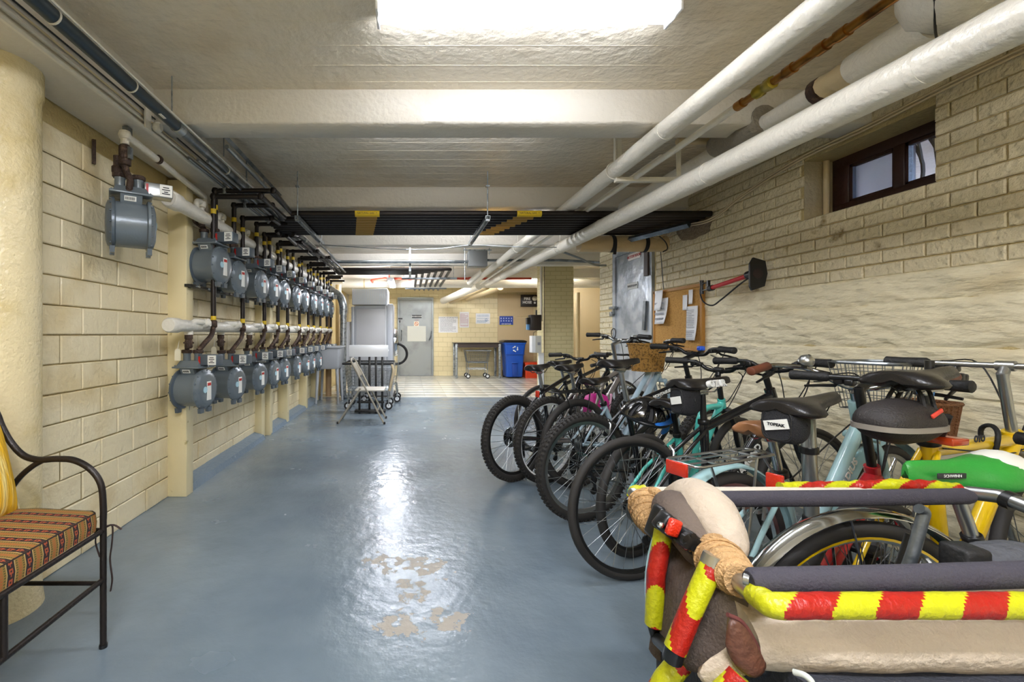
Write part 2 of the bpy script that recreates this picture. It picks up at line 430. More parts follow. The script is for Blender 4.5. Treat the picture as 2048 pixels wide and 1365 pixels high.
# kerb, furring posts
kb = MB()
kb.prism([(XL, 3.25, 0), (XL+.125, 3.25, 0), (XL+.105, 3.25, .045), (XL, 3.25, .075)], (0, 1.72, 0))
kb.prism([(XL, 5.2, 0), (XL+.125, 5.2, 0), (XL+.105, 5.2, .045), (XL, 5.2, .075)], (0, 2.9, 0))
struct(kb, 'baseboard_left', m_trimg)
for i, (y, w, x1) in enumerate([(3.19, .1, -1.585), (4.98, .11, -1.64), (5.14, .1, -1.6), (5.86, .1, -1.6), (6.95, .1, -1.6), (7.8, .1, -1.6)]):
    struct(MB().box(((XL+x1)/2, y+w/2, 1.125), (x1-XL, w, 2.25 if i else 2.25), ch=.003), 'trim_%d' % (i+1), m_post)
# ------------------------------------------------------------------ doors and window
d1 = MB(); d1.box((.155, YF-.01, 2.155), (1.0, .08, .06)); d1.box((-.32, YF-.01, 1.06), (.05, .08, 2.13)); d1.box((.63, YF-.01, 1.06), (.05, .08, 2.13))
d1 = struct(d1, 'door_1', m_doorg)
lf = MB().box((.155, YF+.01, 1.065), (.89, .05, 2.11)).build('door_leaf', m_doorg, d1)
sg = MB().box((.19, YF-.02, 1.66), (.265, .01, .09)).build('sign', m_sign, d1, label='black door sign with white letters')
text('POWER ROOM', .042, m_label, sg, basis((1, 0, 0), (0, 0, 1), (.19, YF-.026, 1.66)), bold=.001)
text('DO NOT\nENTER', .032, mat('faded red print', 'a86a58', .6), d1, basis((1, 0, 0), (0, 0, 1), (.19, YF-.02, 1.56)), 'lettering')
sk = MB().box((.18, YF-.019, 1.455), (.14, .006, .14)).build('sticker', mat('cream sticker', 'e6dcc4', .5), d1)
k = MB(); k.ring((.18, YF-.024, 1.455), (0, 1, 0), .048, .007, 20, 6); k.box((.18, YF-.024, 1.455), (.09, .006, .012), rot=R3('Y', 45)); k.build('no_entry_mark', mat('orange print', 'd0592b', .5), sk)
MB().box((.185, YF-.02, 1.18), (.52, .006, .43)).build('notice_sheet', mat('translucent white sheet', 'cfd0c4', .3), d1)
k = MB(); k.box((-.27, YF-.04, 1.6), (.12, .04, .035)); k.box((-.285, YF-.045, 1.52), (.035, .02, .06)); k.box((-.285, YF-.045, 1.53), (.03, .03, .03)); k.build('hasp', m_plast, d1)
k = MB(); k.tube([(-.24, YF-.03, 1.28), (-.23, YF-.08, 1.2), (-.24, YF-.08, 1.05), (-.25, YF-.03, .98)], .012); k.build('door_handle', m_dsteel, d1)
k = MB(); k.tube([(.6, YF-.05, 1.25), (.58, YF-.08, 1.1), (.53, YF-.06, 1.0)], .014); k.build('door_closer_rod', m_dsteel, d1)
# door on the right wall
d2 = MB(); d2.box((XR+.01, DY0+.02, DZ/2), (.07, .045, DZ)); d2.box((XR+.01, DY1-.03, DZ/2), (.07, .07, DZ)); d2.box((XR+.01, (DY0+DY1)/2, DZ-.03), (.07, DY1-DY0-.1, .06))
d2 = struct(d2, 'door_2', m_doors)
MB().box((XR+.02, (DY0+DY1)/2, DZ/2-.02), (.05, .81, DZ-.06)).build('door_leaf', m_doors, d2)
MB().box((XR-.03, DY0+.08, 2.0), (.03, .08, .42)).build('hinge_cover', mat('dark brown metal', '3a2a24', .5), d2)
sg = MB().box((XR-.008, 5.2, 2.06), (.008, .28, .075)).build('sign', mat('white door plate', 'd9d3cf', .4), d2)
text('MOTOR ROOM', .045, m_red, sg, basis((0, -1, 0), (0, 0, 1), (XR-.0135, 5.2, 2.06)), bold=.001)
sg = MB().box((XR-.008, 5.24, 1.72), (.008, .24, .075)).build('sign', mat('grey door plate', 'a9aaa5', .4), d2)
text('BOILER ROOM', .034, m_ink, sg, basis((0, -1, 0), (0, 0, 1), (XR-.0135, 5.24, 1.72)))
k = MB(); k.box((XR-.04, 5.68, 1.49), (.03, .16, .03)); k.box((XR-.045, 5.66, 1.45), (.012, .04, .08)); k.box((XR-.05, 5.7, 1.41), (.03, .06, .06), ch=.006); k.build('hasp', m_dsteel, d2)
k = MB(); k.ring((XR-.04, 5.66, 1.17), (1, 0, 0), .06, .006, 24, 6, flat=1); k.build('pull_ring', m_plast, d2)
MB().box((XR-.03, DY0+.13, 1.36), (.02, .05, .32), rot=R3('X', 6)).build('pull_plate', m_dsteel, d2)
# window: deep reveal, dark wood frame, two panes
wn = MB(); X = XR+.2
yy0, yy1 = WY0-.02, WY1+.0
for (a, b, z0, z1, dx) in [(yy0, yy1, 1.9, 2.0, 0), (yy0, yy1, 2.235, 2.31, 0), (2.87, yy1, 1.99, 2.24, 0), (yy0, yy0+.05, 1.99, 2.24, 0), (2.545, 2.605, 1.99, 2.24, .0)]:
    wn.box((X+.03+dx, (a+b)/2, (z0+z1)/2), (.07, b-a, z1-z0), ch=.004)
wn = struct(wn, 'window_1', m_wood)
for (a, b) in ((2.6, 2.87), (2.27, 2.55)):
    k = MB(); t = .018
    for (p, q, z0, z1) in ((a, b, 1.995, 1.995+t), (a, b, 2.235-t, 2.235), (a, a+t, 1.995, 2.235), (b-t, b, 1.995, 2.235)):
        k.box((X+.02, (p+q)/2, (z0+z1)/2), (.03, q-p, z1-z0))
    k.build('sash', m_wood, wn)
MB().box((X+.03, 2.735, 2.115), (.005, .25, .22)).build('pane', mat('frosted glass', 'dfe9f2', .5, trans=.85, bump=(200, .1)), wn, label='frosted pane')
MB().box((X+.03, 2.41, 2.115), (.005, .25, .22)).build('pane', mat('clear glass', 'f4f8fa', .0, trans=1), wn, label='clear pane')
rv = MB()
rv.box((XR+.16, WY1+.012, 2.1), (.3, .03, .42)); rv.box((XR+.16, WY0-.012, 2.1), (.3, .03, .42)); rv.box((XR+.16, (WY0+WY1)/2, WZ0-.012), (.3, .8, .03)); rv.box((XR+.16, (WY0+WY1)/2, WZ1+.02), (.3, .8, .03))
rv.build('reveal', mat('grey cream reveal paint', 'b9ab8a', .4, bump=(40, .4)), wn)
pipew = MB(); pipew.tube([(XR+.13, WY1-.03, 1.9), (XR+.13, WY1-.03, 2.29)], .018); pipew.build('conduit', m_tan, wn)
# outside the window: an areaway with a brick face and bare stems
ow = struct(MB().box((5.2, 4.6, 2.6), (.1, 7, 4.0)), 'wall_outside', brick_material('pink outside brick', 'b98a86', 'd8d0cc', .2, .075))
struct(MB().box((4.05, 2.6, 1.7), (2.2, 3, .1)), 'ground_outside', mat('leaf litter', '6b6258', .9, bump=(20, .8)))
vine = thing('climbing_vine', 'bare winter stems behind the clear window pane', 'plant', (3.3, 2.78, 1.75))
for i in range(20):
    y0 = -.4+i*.045+random.uniform(-.03, .03)
    MB().tube(curve3([(0, y0, 0), (.02, y0+.03*random.uniform(-1, 1), .25), (0, y0+.05*random.uniform(-1, 1), .5), (.03, y0+.08, .75)], 5), random.uniform(.008, .014), 6).build('stem', mat('bare bark', '544a48', .8), vine)
MB().tube(curve3([(-.1, -.3, .25), (-.08, -.1, .38), (-.1, .2, .28)], 6), .005, 5).build('stem', mat('pale cane', 'c9d2da', .6), vine, label='pale arching cane')
# ------------------------------------------------------------------ luminaires
m_house = mat('white lamp housing', 'e8e8e8', .4)
def luminaire(label, x, y, z, L_, depth=False, k_=1.):
    m_lens = mat('lit white lens %.2f' % k_, 'ffffff', .5, emit=('f0f4ff', LAMP*k_))
    t = thing('ceiling_light', label, 'light', (x, y, z), PI/2 if depth else 0)
    k = MB(); k.box((0, 0, -.012), (L_, .13, .024), ch=.004); k.box((-L_/2+.006, 0, -.04), (.012, .125, .06), ch=.003); k.box((L_/2-.006, 0, -.04), (.012, .125, .06), ch=.003)
    k.build('housing', m_house, t)
    r = []
    for i in range(2):
        xx = (-1, 1)[i]*(L_/2-.012)
        r.append([Vector((xx, -.06, -.024))]+[Vector((xx, -.06*math.cos(a*PI/10), -.028-.045*math.sin(a*PI/10))) for a in range(0, 11)]+[Vector((xx, .06, -.024))])
    MB().loft(r).build('lens', m_lens, t)
    return t
luminaire('long glowing tube light across the ceiling, nearest the camera', 0.48, 1.87, ZC, 1.24, k_=.31)
luminaire('unseen fill tube light on the ceiling behind the camera', .1, -.3, ZC, 1.24)  # unseen lamp, here for fill light on the near part of the room
luminaire('unseen fill tube light behind the camera near the back of the room', .2, -1.9, ZC, 1.24)  # another unseen lamp, lifts the ambient light from behind
luminaire('added fill tube light hidden behind the second white beam', .6, 4.62, ZC, 1.24, k_=.6)  # added out of sight to brighten the middle bays
luminaire('tube light hidden behind the third white beam', .0, 6.5, ZC, 1.24, k_=.7)
luminaire('added fill tube light hidden behind the nearest white beam', .3, 2.93, ZC, 1.24, k_=.1)  # added weak lamp, lifts the dark second bay
luminaire('tube light above the tiled laundry area', 2.9, 9.9, ZC, 1.24, k_=.6)
luminaire('tube light on the ceiling in front of the laundry tables', .8, 10.4, ZC, 1.24, k_=.75)
t = luminaire('slim hanging tube light above the grey door in the back', -.37, 9.0, 2.22, 1.2, depth=True)
for yy in (-.5, .5): MB().tube([(yy, 0, 0), (yy, 0, .31)], .006, 6).build('hanger', m_steel, t)
# ================================================================== pipes under the ceiling
def pipe(name, label, cat, pts, r, m, seg=16, group=None, loc=None):
    P = [Vector(p) for p in pts]; o = P[0].copy()
    t = MB().tube([p-o for p in P], r, seg).build(name, m); t.location = o
    tag(t, label, cat, group); return t
def elbow(pts, rad=.04, n=5):
    """round the corners of a polyline"""
    P = [Vector(p) for p in pts]; out = [P[0]]
    for i in range(1, len(P)-1):
        a = (P[i-1]-P[i]).normalized(); b = (P[i+1]-P[i]).normalized()
        p0 = P[i]+a*rad; p1 = P[i]+b*rad
        for k in range(n+1):
            t = k/n; out.append(p0*(1-t)**2+P[i]*2*t*(1-t)+p1*t*t)
    out.append(P[-1]); return out
def collar(t, p, ax, r, w, m, name='coupling'):
    p = Vector(p)-t.location
    MB().lathe([(r*.9, -w/2), (r, -w/2), (r, w/2), (r*.9, w/2)], p, ax, 18).build(name, m, t)
# insulated white pipe, upper
def wob(x0, x1, y0, y1, z0, z1, r, n=60, amp=.002):
    pts = []; rr = []
    for i in range(n+1):
        t = i/n; y = y0+(y1-y0)*t
        pts.append((x0+(x1-x0)*t+amp*noise.noise((y*1.3, x0, 0)), y, z0+(z1-z0)*t+amp*noise.noise((0, y*1.3, z0)))); rr.append(r+.0016*noise.noise((y*4, 7, x0)))
    return pts, rr
p, rr = wob(1.39, 1.385, .6, 9.7, 2.255, 2.285, .053)
t = pipe('insulated_pipe', 'upper of the two long white insulated pipes under the ceiling', 'pipe', p, rr, m_white, 24)
for y in (1.3, 2.45, 4.5, 6.0, 7.8): collar(t, (1.389, y, 2.255+.0033*(y-.6)), (0, 1, 0), .0555, .03, m_white, 'wrap_seam')
p, rr = wob(1.66, 1.66, .6, 9.7, 1.99, 2.255, .0635)
t = pipe('insulated_pipe', 'lower thicker white insulated pipe running beside the brick wall', 'pipe', p, rr, m_white, 24)
for y in (1.45, 2.5, 3.9, 4.9, 6.8, 8.6): collar(t, (1.66, y, 1.99+.0291*(y-.6)), (0, 1, 0), .066, .03, m_white, 'wrap_seam')
# strap hangers
for i, (x, y, z, r) in enumerate([(1.388, 3.05, 2.263, .055), (1.386, 5.8, 2.272, .055), (1.66, 4.98, 2.117, .066), (1.66, 8.0, 2.205, .066)]):
    h = thing('pipe_hanger', 'white strap hanger %s' % ['holding the upper insulated pipe behind the nearest beam', 'holding the upper insulated pipe beyond the black gas pipes', 'round the lower insulated pipe by the grey side door', 'round the lower insulated pipe near the brick column'][i], 'pipe hanger', (x, y, z))
    MB().ring((0, 0, 0), (0, 1, 0), r+.003, .004, 24, 6).build('ring', m_white, h)
    MB().box((0, 0, (r+ZC-z)/2), (.006, .025, ZC-z-r)).build('strap', m_white, h)
tr = thing('pipe_trapeze', 'white horizontal bar carrying pipes behind the nearest beam', 'pipe hanger', (1.7, 3.05, 2.2))
MB().box((0, 0, 0), (.62, .04, .03), ch=.003).build('bar', m_white, tr)
for x in (-.28, .12): MB().box((x, 0, .165), (.03, .006, .33)).build('strap', m_white, tr)
# copper pipe, painted further back
t = thing('copper_pipe', 'bare copper water pipe between the two insulated pipes', 'pipe', (1.52, .6, 2.21))
MB().tube([(0, 0, 0), (0, 1.49, 0)], .017, 14).build('copper_run', m_copper, t)
MB().tube([(0, 1.49, 0), (-.02, 9.0, .02)], .0185, 12).build('painted_run', m_white, t, label='white painted run')
for y in (.75, .98, 1.06, 1.2, 1.47): MB().lathe([(.017, -.02), (.022, -.02), (.022, .02), (.017, .02)], (0, y, 0), (0, 1, 0), 16).build('coupling', m_copper if y > .9 else m_steel, t)
k = MB(); k.lathe([(.018, -.05), (.027, -.045), (.027, -.015), (.021, -.01), (.021, .01), (.027, .015), (.027, .045), (.018, .05)], (0, 1.33, 0), (0, 1, 0), 8); k.build('brass_valve', m_brass, t)
# thin conduits running between the insulated pipes
pipe('conduit', 'thin white conduit just right of the upper insulated pipe', 'pipe', [(1.62, 2.9, 2.3), (1.6, 9.7, 2.3)], .014, m_white, 8)
# drain assembly top right
t = thing('drain_trap', 'fat white lagged tank and drain pipe at the ceiling, upper right', 'drain', (2.0, 1.62, 2.4))
MB().lathe([(.0, -.12), (.08, -.115), (.15, -.07), (.175, 0), (.175, .14)], (0, 0, 0), (0, 0, 1), 28).build('tank', m_white, t)
MB().tube([(0, .1, -.05), (0, .4, -.06)], .07, 20).build('lagging', m_white, t)
k = MB(); k.tube([(0, .4, -.06), (0, .43, -.06), (0, .46, -.06), (0, .50, -.05), (0, .55, -.055)], [.06, .05, .062, .048, .058], 12); k.build('torn_wrap', m_tan, t, label='torn cloth wrap')
MB().lathe([(.05, -.02), (.062, -.02), (.062, .02), (.05, .02)], (0, .57, -.06), (0, 1, 0), 18).build('clamp_band', m_rust, t)
MB().tube([(0, .55, -.06), (-.01, 2.6, -.05)], .045, 16).build('drain_pipe', m_white, t)
k = MB(); k.tube([(-.01, y/10, -.03) for y in range(9, 14)], [.07, .1, .085, .1, .07], 14); k.build('duct_wrap', mat('crumpled grey wrap', '8c8474', .5, bump=(30, .9, 6)), t)
MB().tube(curve3([(-.17, -.05, -.05), (-.05, .05, -.125), (.08, .15, -.13), (.12, .25, -.1)], 5), .004, 6).build('wire', m_plast, t)
pipe('tan_pipe', 'tan painted pipe with an elbow tight to the right wall', 'pipe', elbow([(2.42, 1.95, 2.53), (2.42, 1.95, 2.37), (2.3, 5.4, 2.42)], .06), .033, m_tan, 16)
pipe('tan_pipe', 'narrow tan pipe bent towards the right wall behind the nearest beam', 'pipe', elbow([(1.75, 2.95, 2.42), (2.15, 2.95, 2.42), (2.3, 4.6, 2.42)], .1), .022, m_tan, 12)
# wires along the top of the right wall
for i, (dz, dx) in enumerate(((0, 0), (.018, .0))):
    pts = [(XR-.03+dx, 1.5, 2.335+dz), (XR-.025, 2.1, 2.335+dz), (XR-.02, 2.5, 2.315+dz), (XR-.025, 3.0, 2.30+dz), (XR-.02, 3.5, 2.22+dz), (XR-.02, 3.85, 2.13+dz), (XR-.03, 4.2, 2.16+dz)]
    pipe('cable', ['lower', 'upper'][i]+' of two painted cables sagging along the top of the brick wall', 'cable', curve3(pts, 6), .007, m_tan, 6)
# black gas pipe rack crossing the room
RZ = 2.188
racks = thing('gas_pipe_rack', 'flat bank of black gas pipes crossing the room below the ceiling', 'pipe', (0, 3.86, RZ))
for k_ in range(9):
    yy = .089*k_; x0 = -1.02-.0*k_ if k_ < 2 else (-1.12 if k_ < 4 else -1.3)
    MB().tube([(x0, yy, 0), (XR-.02, yy, 0)], .026, 12).build('gas_pipe', m_black, racks)
    for xa in (-.365-.035*0-.012*k_, 1.02-.032*k_):
        MB().lathe([(.0268, -.09 if k_ else -.105), (.0268, .09 if k_ else .105)], (xa, yy, 0), (1, 0, 0), 14, close=False).build('pipe_label', m_yellow if k_ == 0 else mat('faded tan pipe label', 'a8843c', .6), racks)
    if k_ == 0:
        for xa in (-.365, 1.02): text('NATURAL GAS  >', .022, m_ink, racks, basis((1, 0, 0), (0, .3, 1), (xa, -.0272, -.0)), 'pipe_lettering')
for xa in (-.95, .655):
    h = thing('strut_hanger', 'galvanised strut and rod holding the black pipe bank %s' % ('on the left' if xa < 0 else 'in the middle of the room'), 'pipe hanger', (xa, 3.78, RZ-.035))
    k = MB(); k.prism([(-.02, 0, .0), (-.02, 0, -.03), (-.016, 0, -.03), (-.016, 0, -.004), (.016, 0, -.004), (.016, 0, -.03), (.02, 0, -.03), (.02, 0, 0)], (0, 1.12, 0)); k.build('channel', m_galv, h)
    MB().tube([(0, .02, -.04), (0, .02, ZC-RZ+.035)], .005, 8).build('rod', m_galv, h)
    MB().tube([(0, 1.05, -.04), (0, 1.05, ZC-RZ+.035)], .005, 8).build('rod', m_galv, h)
    MB().box((0, .02, -.036), (.035, .03, .012)).build('nut_plate', m_galv, h)
    MB().box((0, .02, .25), (.03, .03, .012)).build('nut_plate', m_galv, h)
pipe('cable', 'thin wire sagging behind the black pipe bank', 'cable', curve3([(-.95, 4.85, 2.12), (-.2, 4.86, 2.075), (.3, 4.86, 2.08), (.66, 4.87, 2.12), (1.1, 4.9, 2.11), (1.75, 4.9, 2.1)], 6), .004, m_dsteel, 6)
# dark dirty steel channel and patch where the bank enters the wall
t = pipe('steel_channel', 'grey steel channel below the right end of the black pipe bank', 'channel', [(2.1, 4.75, 2.1), (2.45, 3.95, 2.12)], .03, m_dsteel, 4)
k = MB(); n = 26
poly = []
for i in range(n):
    a = 2*PI*i/n; rr_ = 1+.28*noise.noise((math.cos(a)*2, math.sin(a)*2, 5)); poly.append((XR-.001, 4.12+.26*rr_*math.cos(a), 2.14+.12*rr_*math.sin(a)))
k.prism(poly, (-.006, 0, 0)); k.build('soot_patch', mat('sooty rough patch', '85735a', .6, bump=(40, 1.2, 6)), wr)
# tan lagged pipe with black tape above the grey side door
t = thing('lagged_pipe', 'tan cloth lagged pipe with two black tape bands over the side door', 'pipe', (1.72, 4.58, 2.075))
MB().tube([(0, 0, 0), (.3, 0, 0), (.6, 0, .002), (.88, 0, 0)], [.08, .083, .082, .08], 24).build('lagging', mat('tan cloth lagging', 'cdb58c', .6, bump=(30, .3)), t)
for x in (.33, .66): MB().tube([(x-.02, 0, 0), (x+.02, 0, 0)], .0865, 24, cap=False).build('tape_band', m_blackfab, t)
MB().prism([(.31, -.086, -.02), (.35, -.086, -.02), (.345, -.075, -.12), (.315, -.075, -.12)], (0, .004, 0)).build('tape_end', m_blackfab, t)
for i, (a, b) in enumerate(((0, .05), (.03, .02), (-.02, .07))):
    pass
w = thing('coiled_cable', 'loose coil of thin cable tied over the lagged pipe end', 'cable', (2.45, 4.42, 2.17))
for i in range(3): MB().ring((0, .01*i, 0), (0, 1, .2), .05+.008*i, .004, 20, 6).build('loop', m_tan, w)
MB().tube(curve3([(.0, 0, -.05), (.06, .0, -.11), (.09, .02, -.17), (.05, .03, -.2)], 6), .005, 6).build('tail', m_plast, w)
t = thing('pull_cord', 'yellow knob with a black cord hanging above the cork board', 'cord', (XR-.03, 4.62, 2.06))
MB().lathe([(0, -.03), (.022, -.025), (.032, 0), (.022, .025), (0, .03)], (0, 0, 0), (0, 1, .3), 10).build('knob', m_yellow, t)
MB().tube([(0, 0, -.02), (0, -.06, -.46)], .004, 6).build('cord', m_plast, t)
# steel conduit at the left with its lateral run to the junction box
t = thing('steel_conduit', 'thick dark steel conduit along the left side of the ceiling', 'pipe', (-1.27, .5, 2.285))
MB().tube([(0, 0, 0), (0, 1.97, 0)], .029, 18).build('painted_run', mat('blue black pipe', '39434a', .3, metal=.5), t)
MB().tube(elbow([(0, 1.97, 0), (0, 6.5, 0), (2.42, 6.5, 0)], .14, 7), .026, 18).build('steel_run', m_dsteel, t)
MB().tube([(.033, 0, .02), (.033, 6.3, .02)], .006, 6).build('side_tube', m_white, t, label='thin white tube clipped alongside')
for y in (1.55, 2.6, 1.1): MB().lathe([(.028, -.004), (.0315, -.004), (.0315, .004), (.028, .004)], (0, y, 0), (0, 1, 0), 18).build('tie', m_white, t)
for y in (1.97, 3.0, 4.9): MB().lathe([(.028, -.03), (.034, -.028), (.034, .028), (.028, .03)], (0, y, 0), (0, 1, 0), 18).build('coupling', m_galv, t)
for y in (1.9, 3.0): MB().tube([(0, y, .03), (0, y, ZC-2.285)], .004, 6).build('rod', m_galv, t)
k = MB(); k.box((.015, 1.78, -.027), (.014, .05, .004), ch=.001); k.build('sticker', m_label, t)
pipe('steel_conduit', 'second steel conduit left of the long dark one', 'pipe', elbow([(-1.12, 2.75, 2.30), (-1.12, 6.9, 2.28), (1.1, 6.9, 2.28)], .1), .014, m_steel, 12)
for i in range(3):
    pipe('steel_conduit', ['thin steel conduit nearest the black risers', 'thin steel conduit in the middle of the three above the meters', 'thin steel conduit furthest right above the meters'][i], 'pipe', [(-1.38+.06*i, 2.8, 2.25-.01*i), (-1.38+.06*i, 7.4+.2*i, 2.25-.01*i)], .011, m_steel, 8)
# thin lines along the left ceiling edge
for i, (x, z, r, m) in enumerate([(-1.425, 2.262, .012, m_white), (-1.43, 2.30, .008, m_white), (-1.432, 2.33, .005, m_tan), (-1.432, 2.36, .004, m_plast)]):
    pts = [(x, .6+.9*j, z+.006*noise.noise((j*1.7, i, 0))) for j in range(9)]
    pipe('cable', ['thick white cable on the edge of the left beam, lowest of four', 'white cable on the left beam, second from below', 'tan wire on the left beam, second from the top', 'thin black wire on the left beam, topmost of four'][i], 'cable', curve3(pts, 4), r, m, 6)
k = thing('pipe_bracket', 'white perforated bracket and knob on the left beam', 'bracket', (-1.41, 2.42, 2.31))
MB().box((0, 0, 0), (.01, .05, .11)).build('plate', m_white, k)
MB().lathe([(.02, 0), (.028, .01), (.028, .03), (.02, .04)], (.005, .05, -.02), (1, 0, 0), 14).build('knob', m_white, k)
# junction box
t = thing('junction_box', 'square dark grey electrical box hung under the ceiling', 'electrical box', (1.04, 6.98, 2.29), 0)
MB().box((0, 0, .03), (.29, .2, .24), ch=.004).build('box', mat('dark grey box enamel', '646665', .4), t)
for x in (-.19, .19):
    MB().tube([(x, 0, .22), (x, 0, -.3 if x < 0 else .1)], .006, 8).build('rod', m_galv, t)
MB().box((0, -.02, .17), (.44, .04, .015)).build('strut', m_galv, t)
pipe('steel_conduit', 'dark conduit running right from the junction box', 'pipe', [(1.19, 7.0, 2.31), (2.35, 7.0, 2.31), (3.0, 6.6, 2.2)], .02, m_dsteel, 10)
pipe('steel_conduit', 'bent steel conduit by the brick pier', 'pipe', curve3([(1.85, 5.6, 2.2), (2.15, 5.7, 2.12), (2.4, 5.85, 2.06), (2.57, 5.9, 2.06)], 6), .014, m_steel, 8)
# second bank of gas pipes, further back, turning away from the camera
for i in range(6):
    pts = elbow([(-1.25, 7.3+.1*i, 2.215), (.66-.11*i*1, 7.3+.1*i, 2.215), (.66-.11*i, 10.6, 2.215)], .05)
    pipe('gas_pipe', ['nearest', 'second', 'third', 'fourth', 'fifth', 'furthest'][i]+' black gas pipe of the rear bank turning towards the back wall', 'pipe', pts, .026, m_black, 10)
for i, y in enumerate((8.15, 9.9)):
    h = thing('strut_hanger', ['nearer', 'further'][i]+' dark strut under the rear bank of gas pipes', 'pipe hanger', (.35, y, 2.17))
    MB().box((0, 0, 0), (1.0 if i == 0 else .9, .04, .035)).build('channel', m_dsteel, h)
    for x in (-.46, .44): MB().tube([(x, 0, -.02), (x, 0, ZC-2.17)], .005, 6).build('rod', m_galv, h)
h = thing('strut_hanger', 'single hanging strut in the middle of the rear ceiling', 'pipe hanger', (-.0, 7.1, 2.16))
MB().box((0, 0, .19), (.03, .03, .37)).build('channel', m_dsteel, h); MB().box((0, .35, .0), (.035, .8, .03)).build('channel', m_dsteel, h)
# sprinkler pipe, red
t = thing('sprinkler_pipe', 'red sprinkler pipe crossing below the rear ceiling', 'pipe', (0, 9.05, 2.28))
MB().tube(elbow([(-.78, .35, -.03), (-.78, 0, -.03), (-.55, 0, 0), (2.44, 0, 0)], .05), .024, 12).build('run', mat('red sprinkler paint', 'b8422c', .4), t)
k = MB(); k.tube([(-.42, 0, 0), (-.42, 0, .09)], .012, 8); k.lathe([(.03, 0), (.03, .008)], (-.42, 0, .1), (0, 0, 1), 10); k.build('sprinkler_head', mat('red sprinkler paint', 'b8422c', .4), t)
for x in (-.5, 1.2, .0): MB().lathe([(.025, -.03), (.032, -.03), (.032, .03), (.025, .03)], (x, 0, 0), (1, 0, 0), 12).build('coupling', mat('red sprinkler paint', 'b8422c', .4), t)
# fat tan pipes crossing in front of the back wall
t = pipe('lagged_pipe', 'fat cream lagged pipe crossing the room before the back wall', 'pipe', [(-1.7, 9.9, 2.285), (4.6, 9.9, 2.285)], .105, m_white, 24)
for x in (-1.0, -.42, 1.4): collar(t, (x, 9.9, 2.285), (1, 0, 0), .109, .03, m_tan, 'seam')
pipe('lagged_pipe', 'second cream pipe behind and below the fat one', 'pipe', [(1.6, 12.35, 2.415), (4.6, 12.35, 2.415)], .1, m_tan, 20)
for i, (a, b, r) in enumerate([(at(958, 572, 9.7), at(886, 602, 11.9), .085), (at(975, 574, 9.9), at(901, 604, 12.0), .06), (at(1000, 573, 10.3), at(935, 597, 12.4), .09)]):
    pipe('pipe_stub', ['left white pipe end slanting down at the back wall', 'thin middle pipe end slanting down at the back wall', 'fat right cream pipe end at the back wall'][i], 'pipe', [a, b], r, [m_white, m_tan, m_tan][i], 16)
pipe('white_pipe', 'short white pipe piece beside the upper insulated pipe at the back', 'pipe', [at(938, 566, 8.9), at(966, 541, 8.4)], .05, m_white, 12)
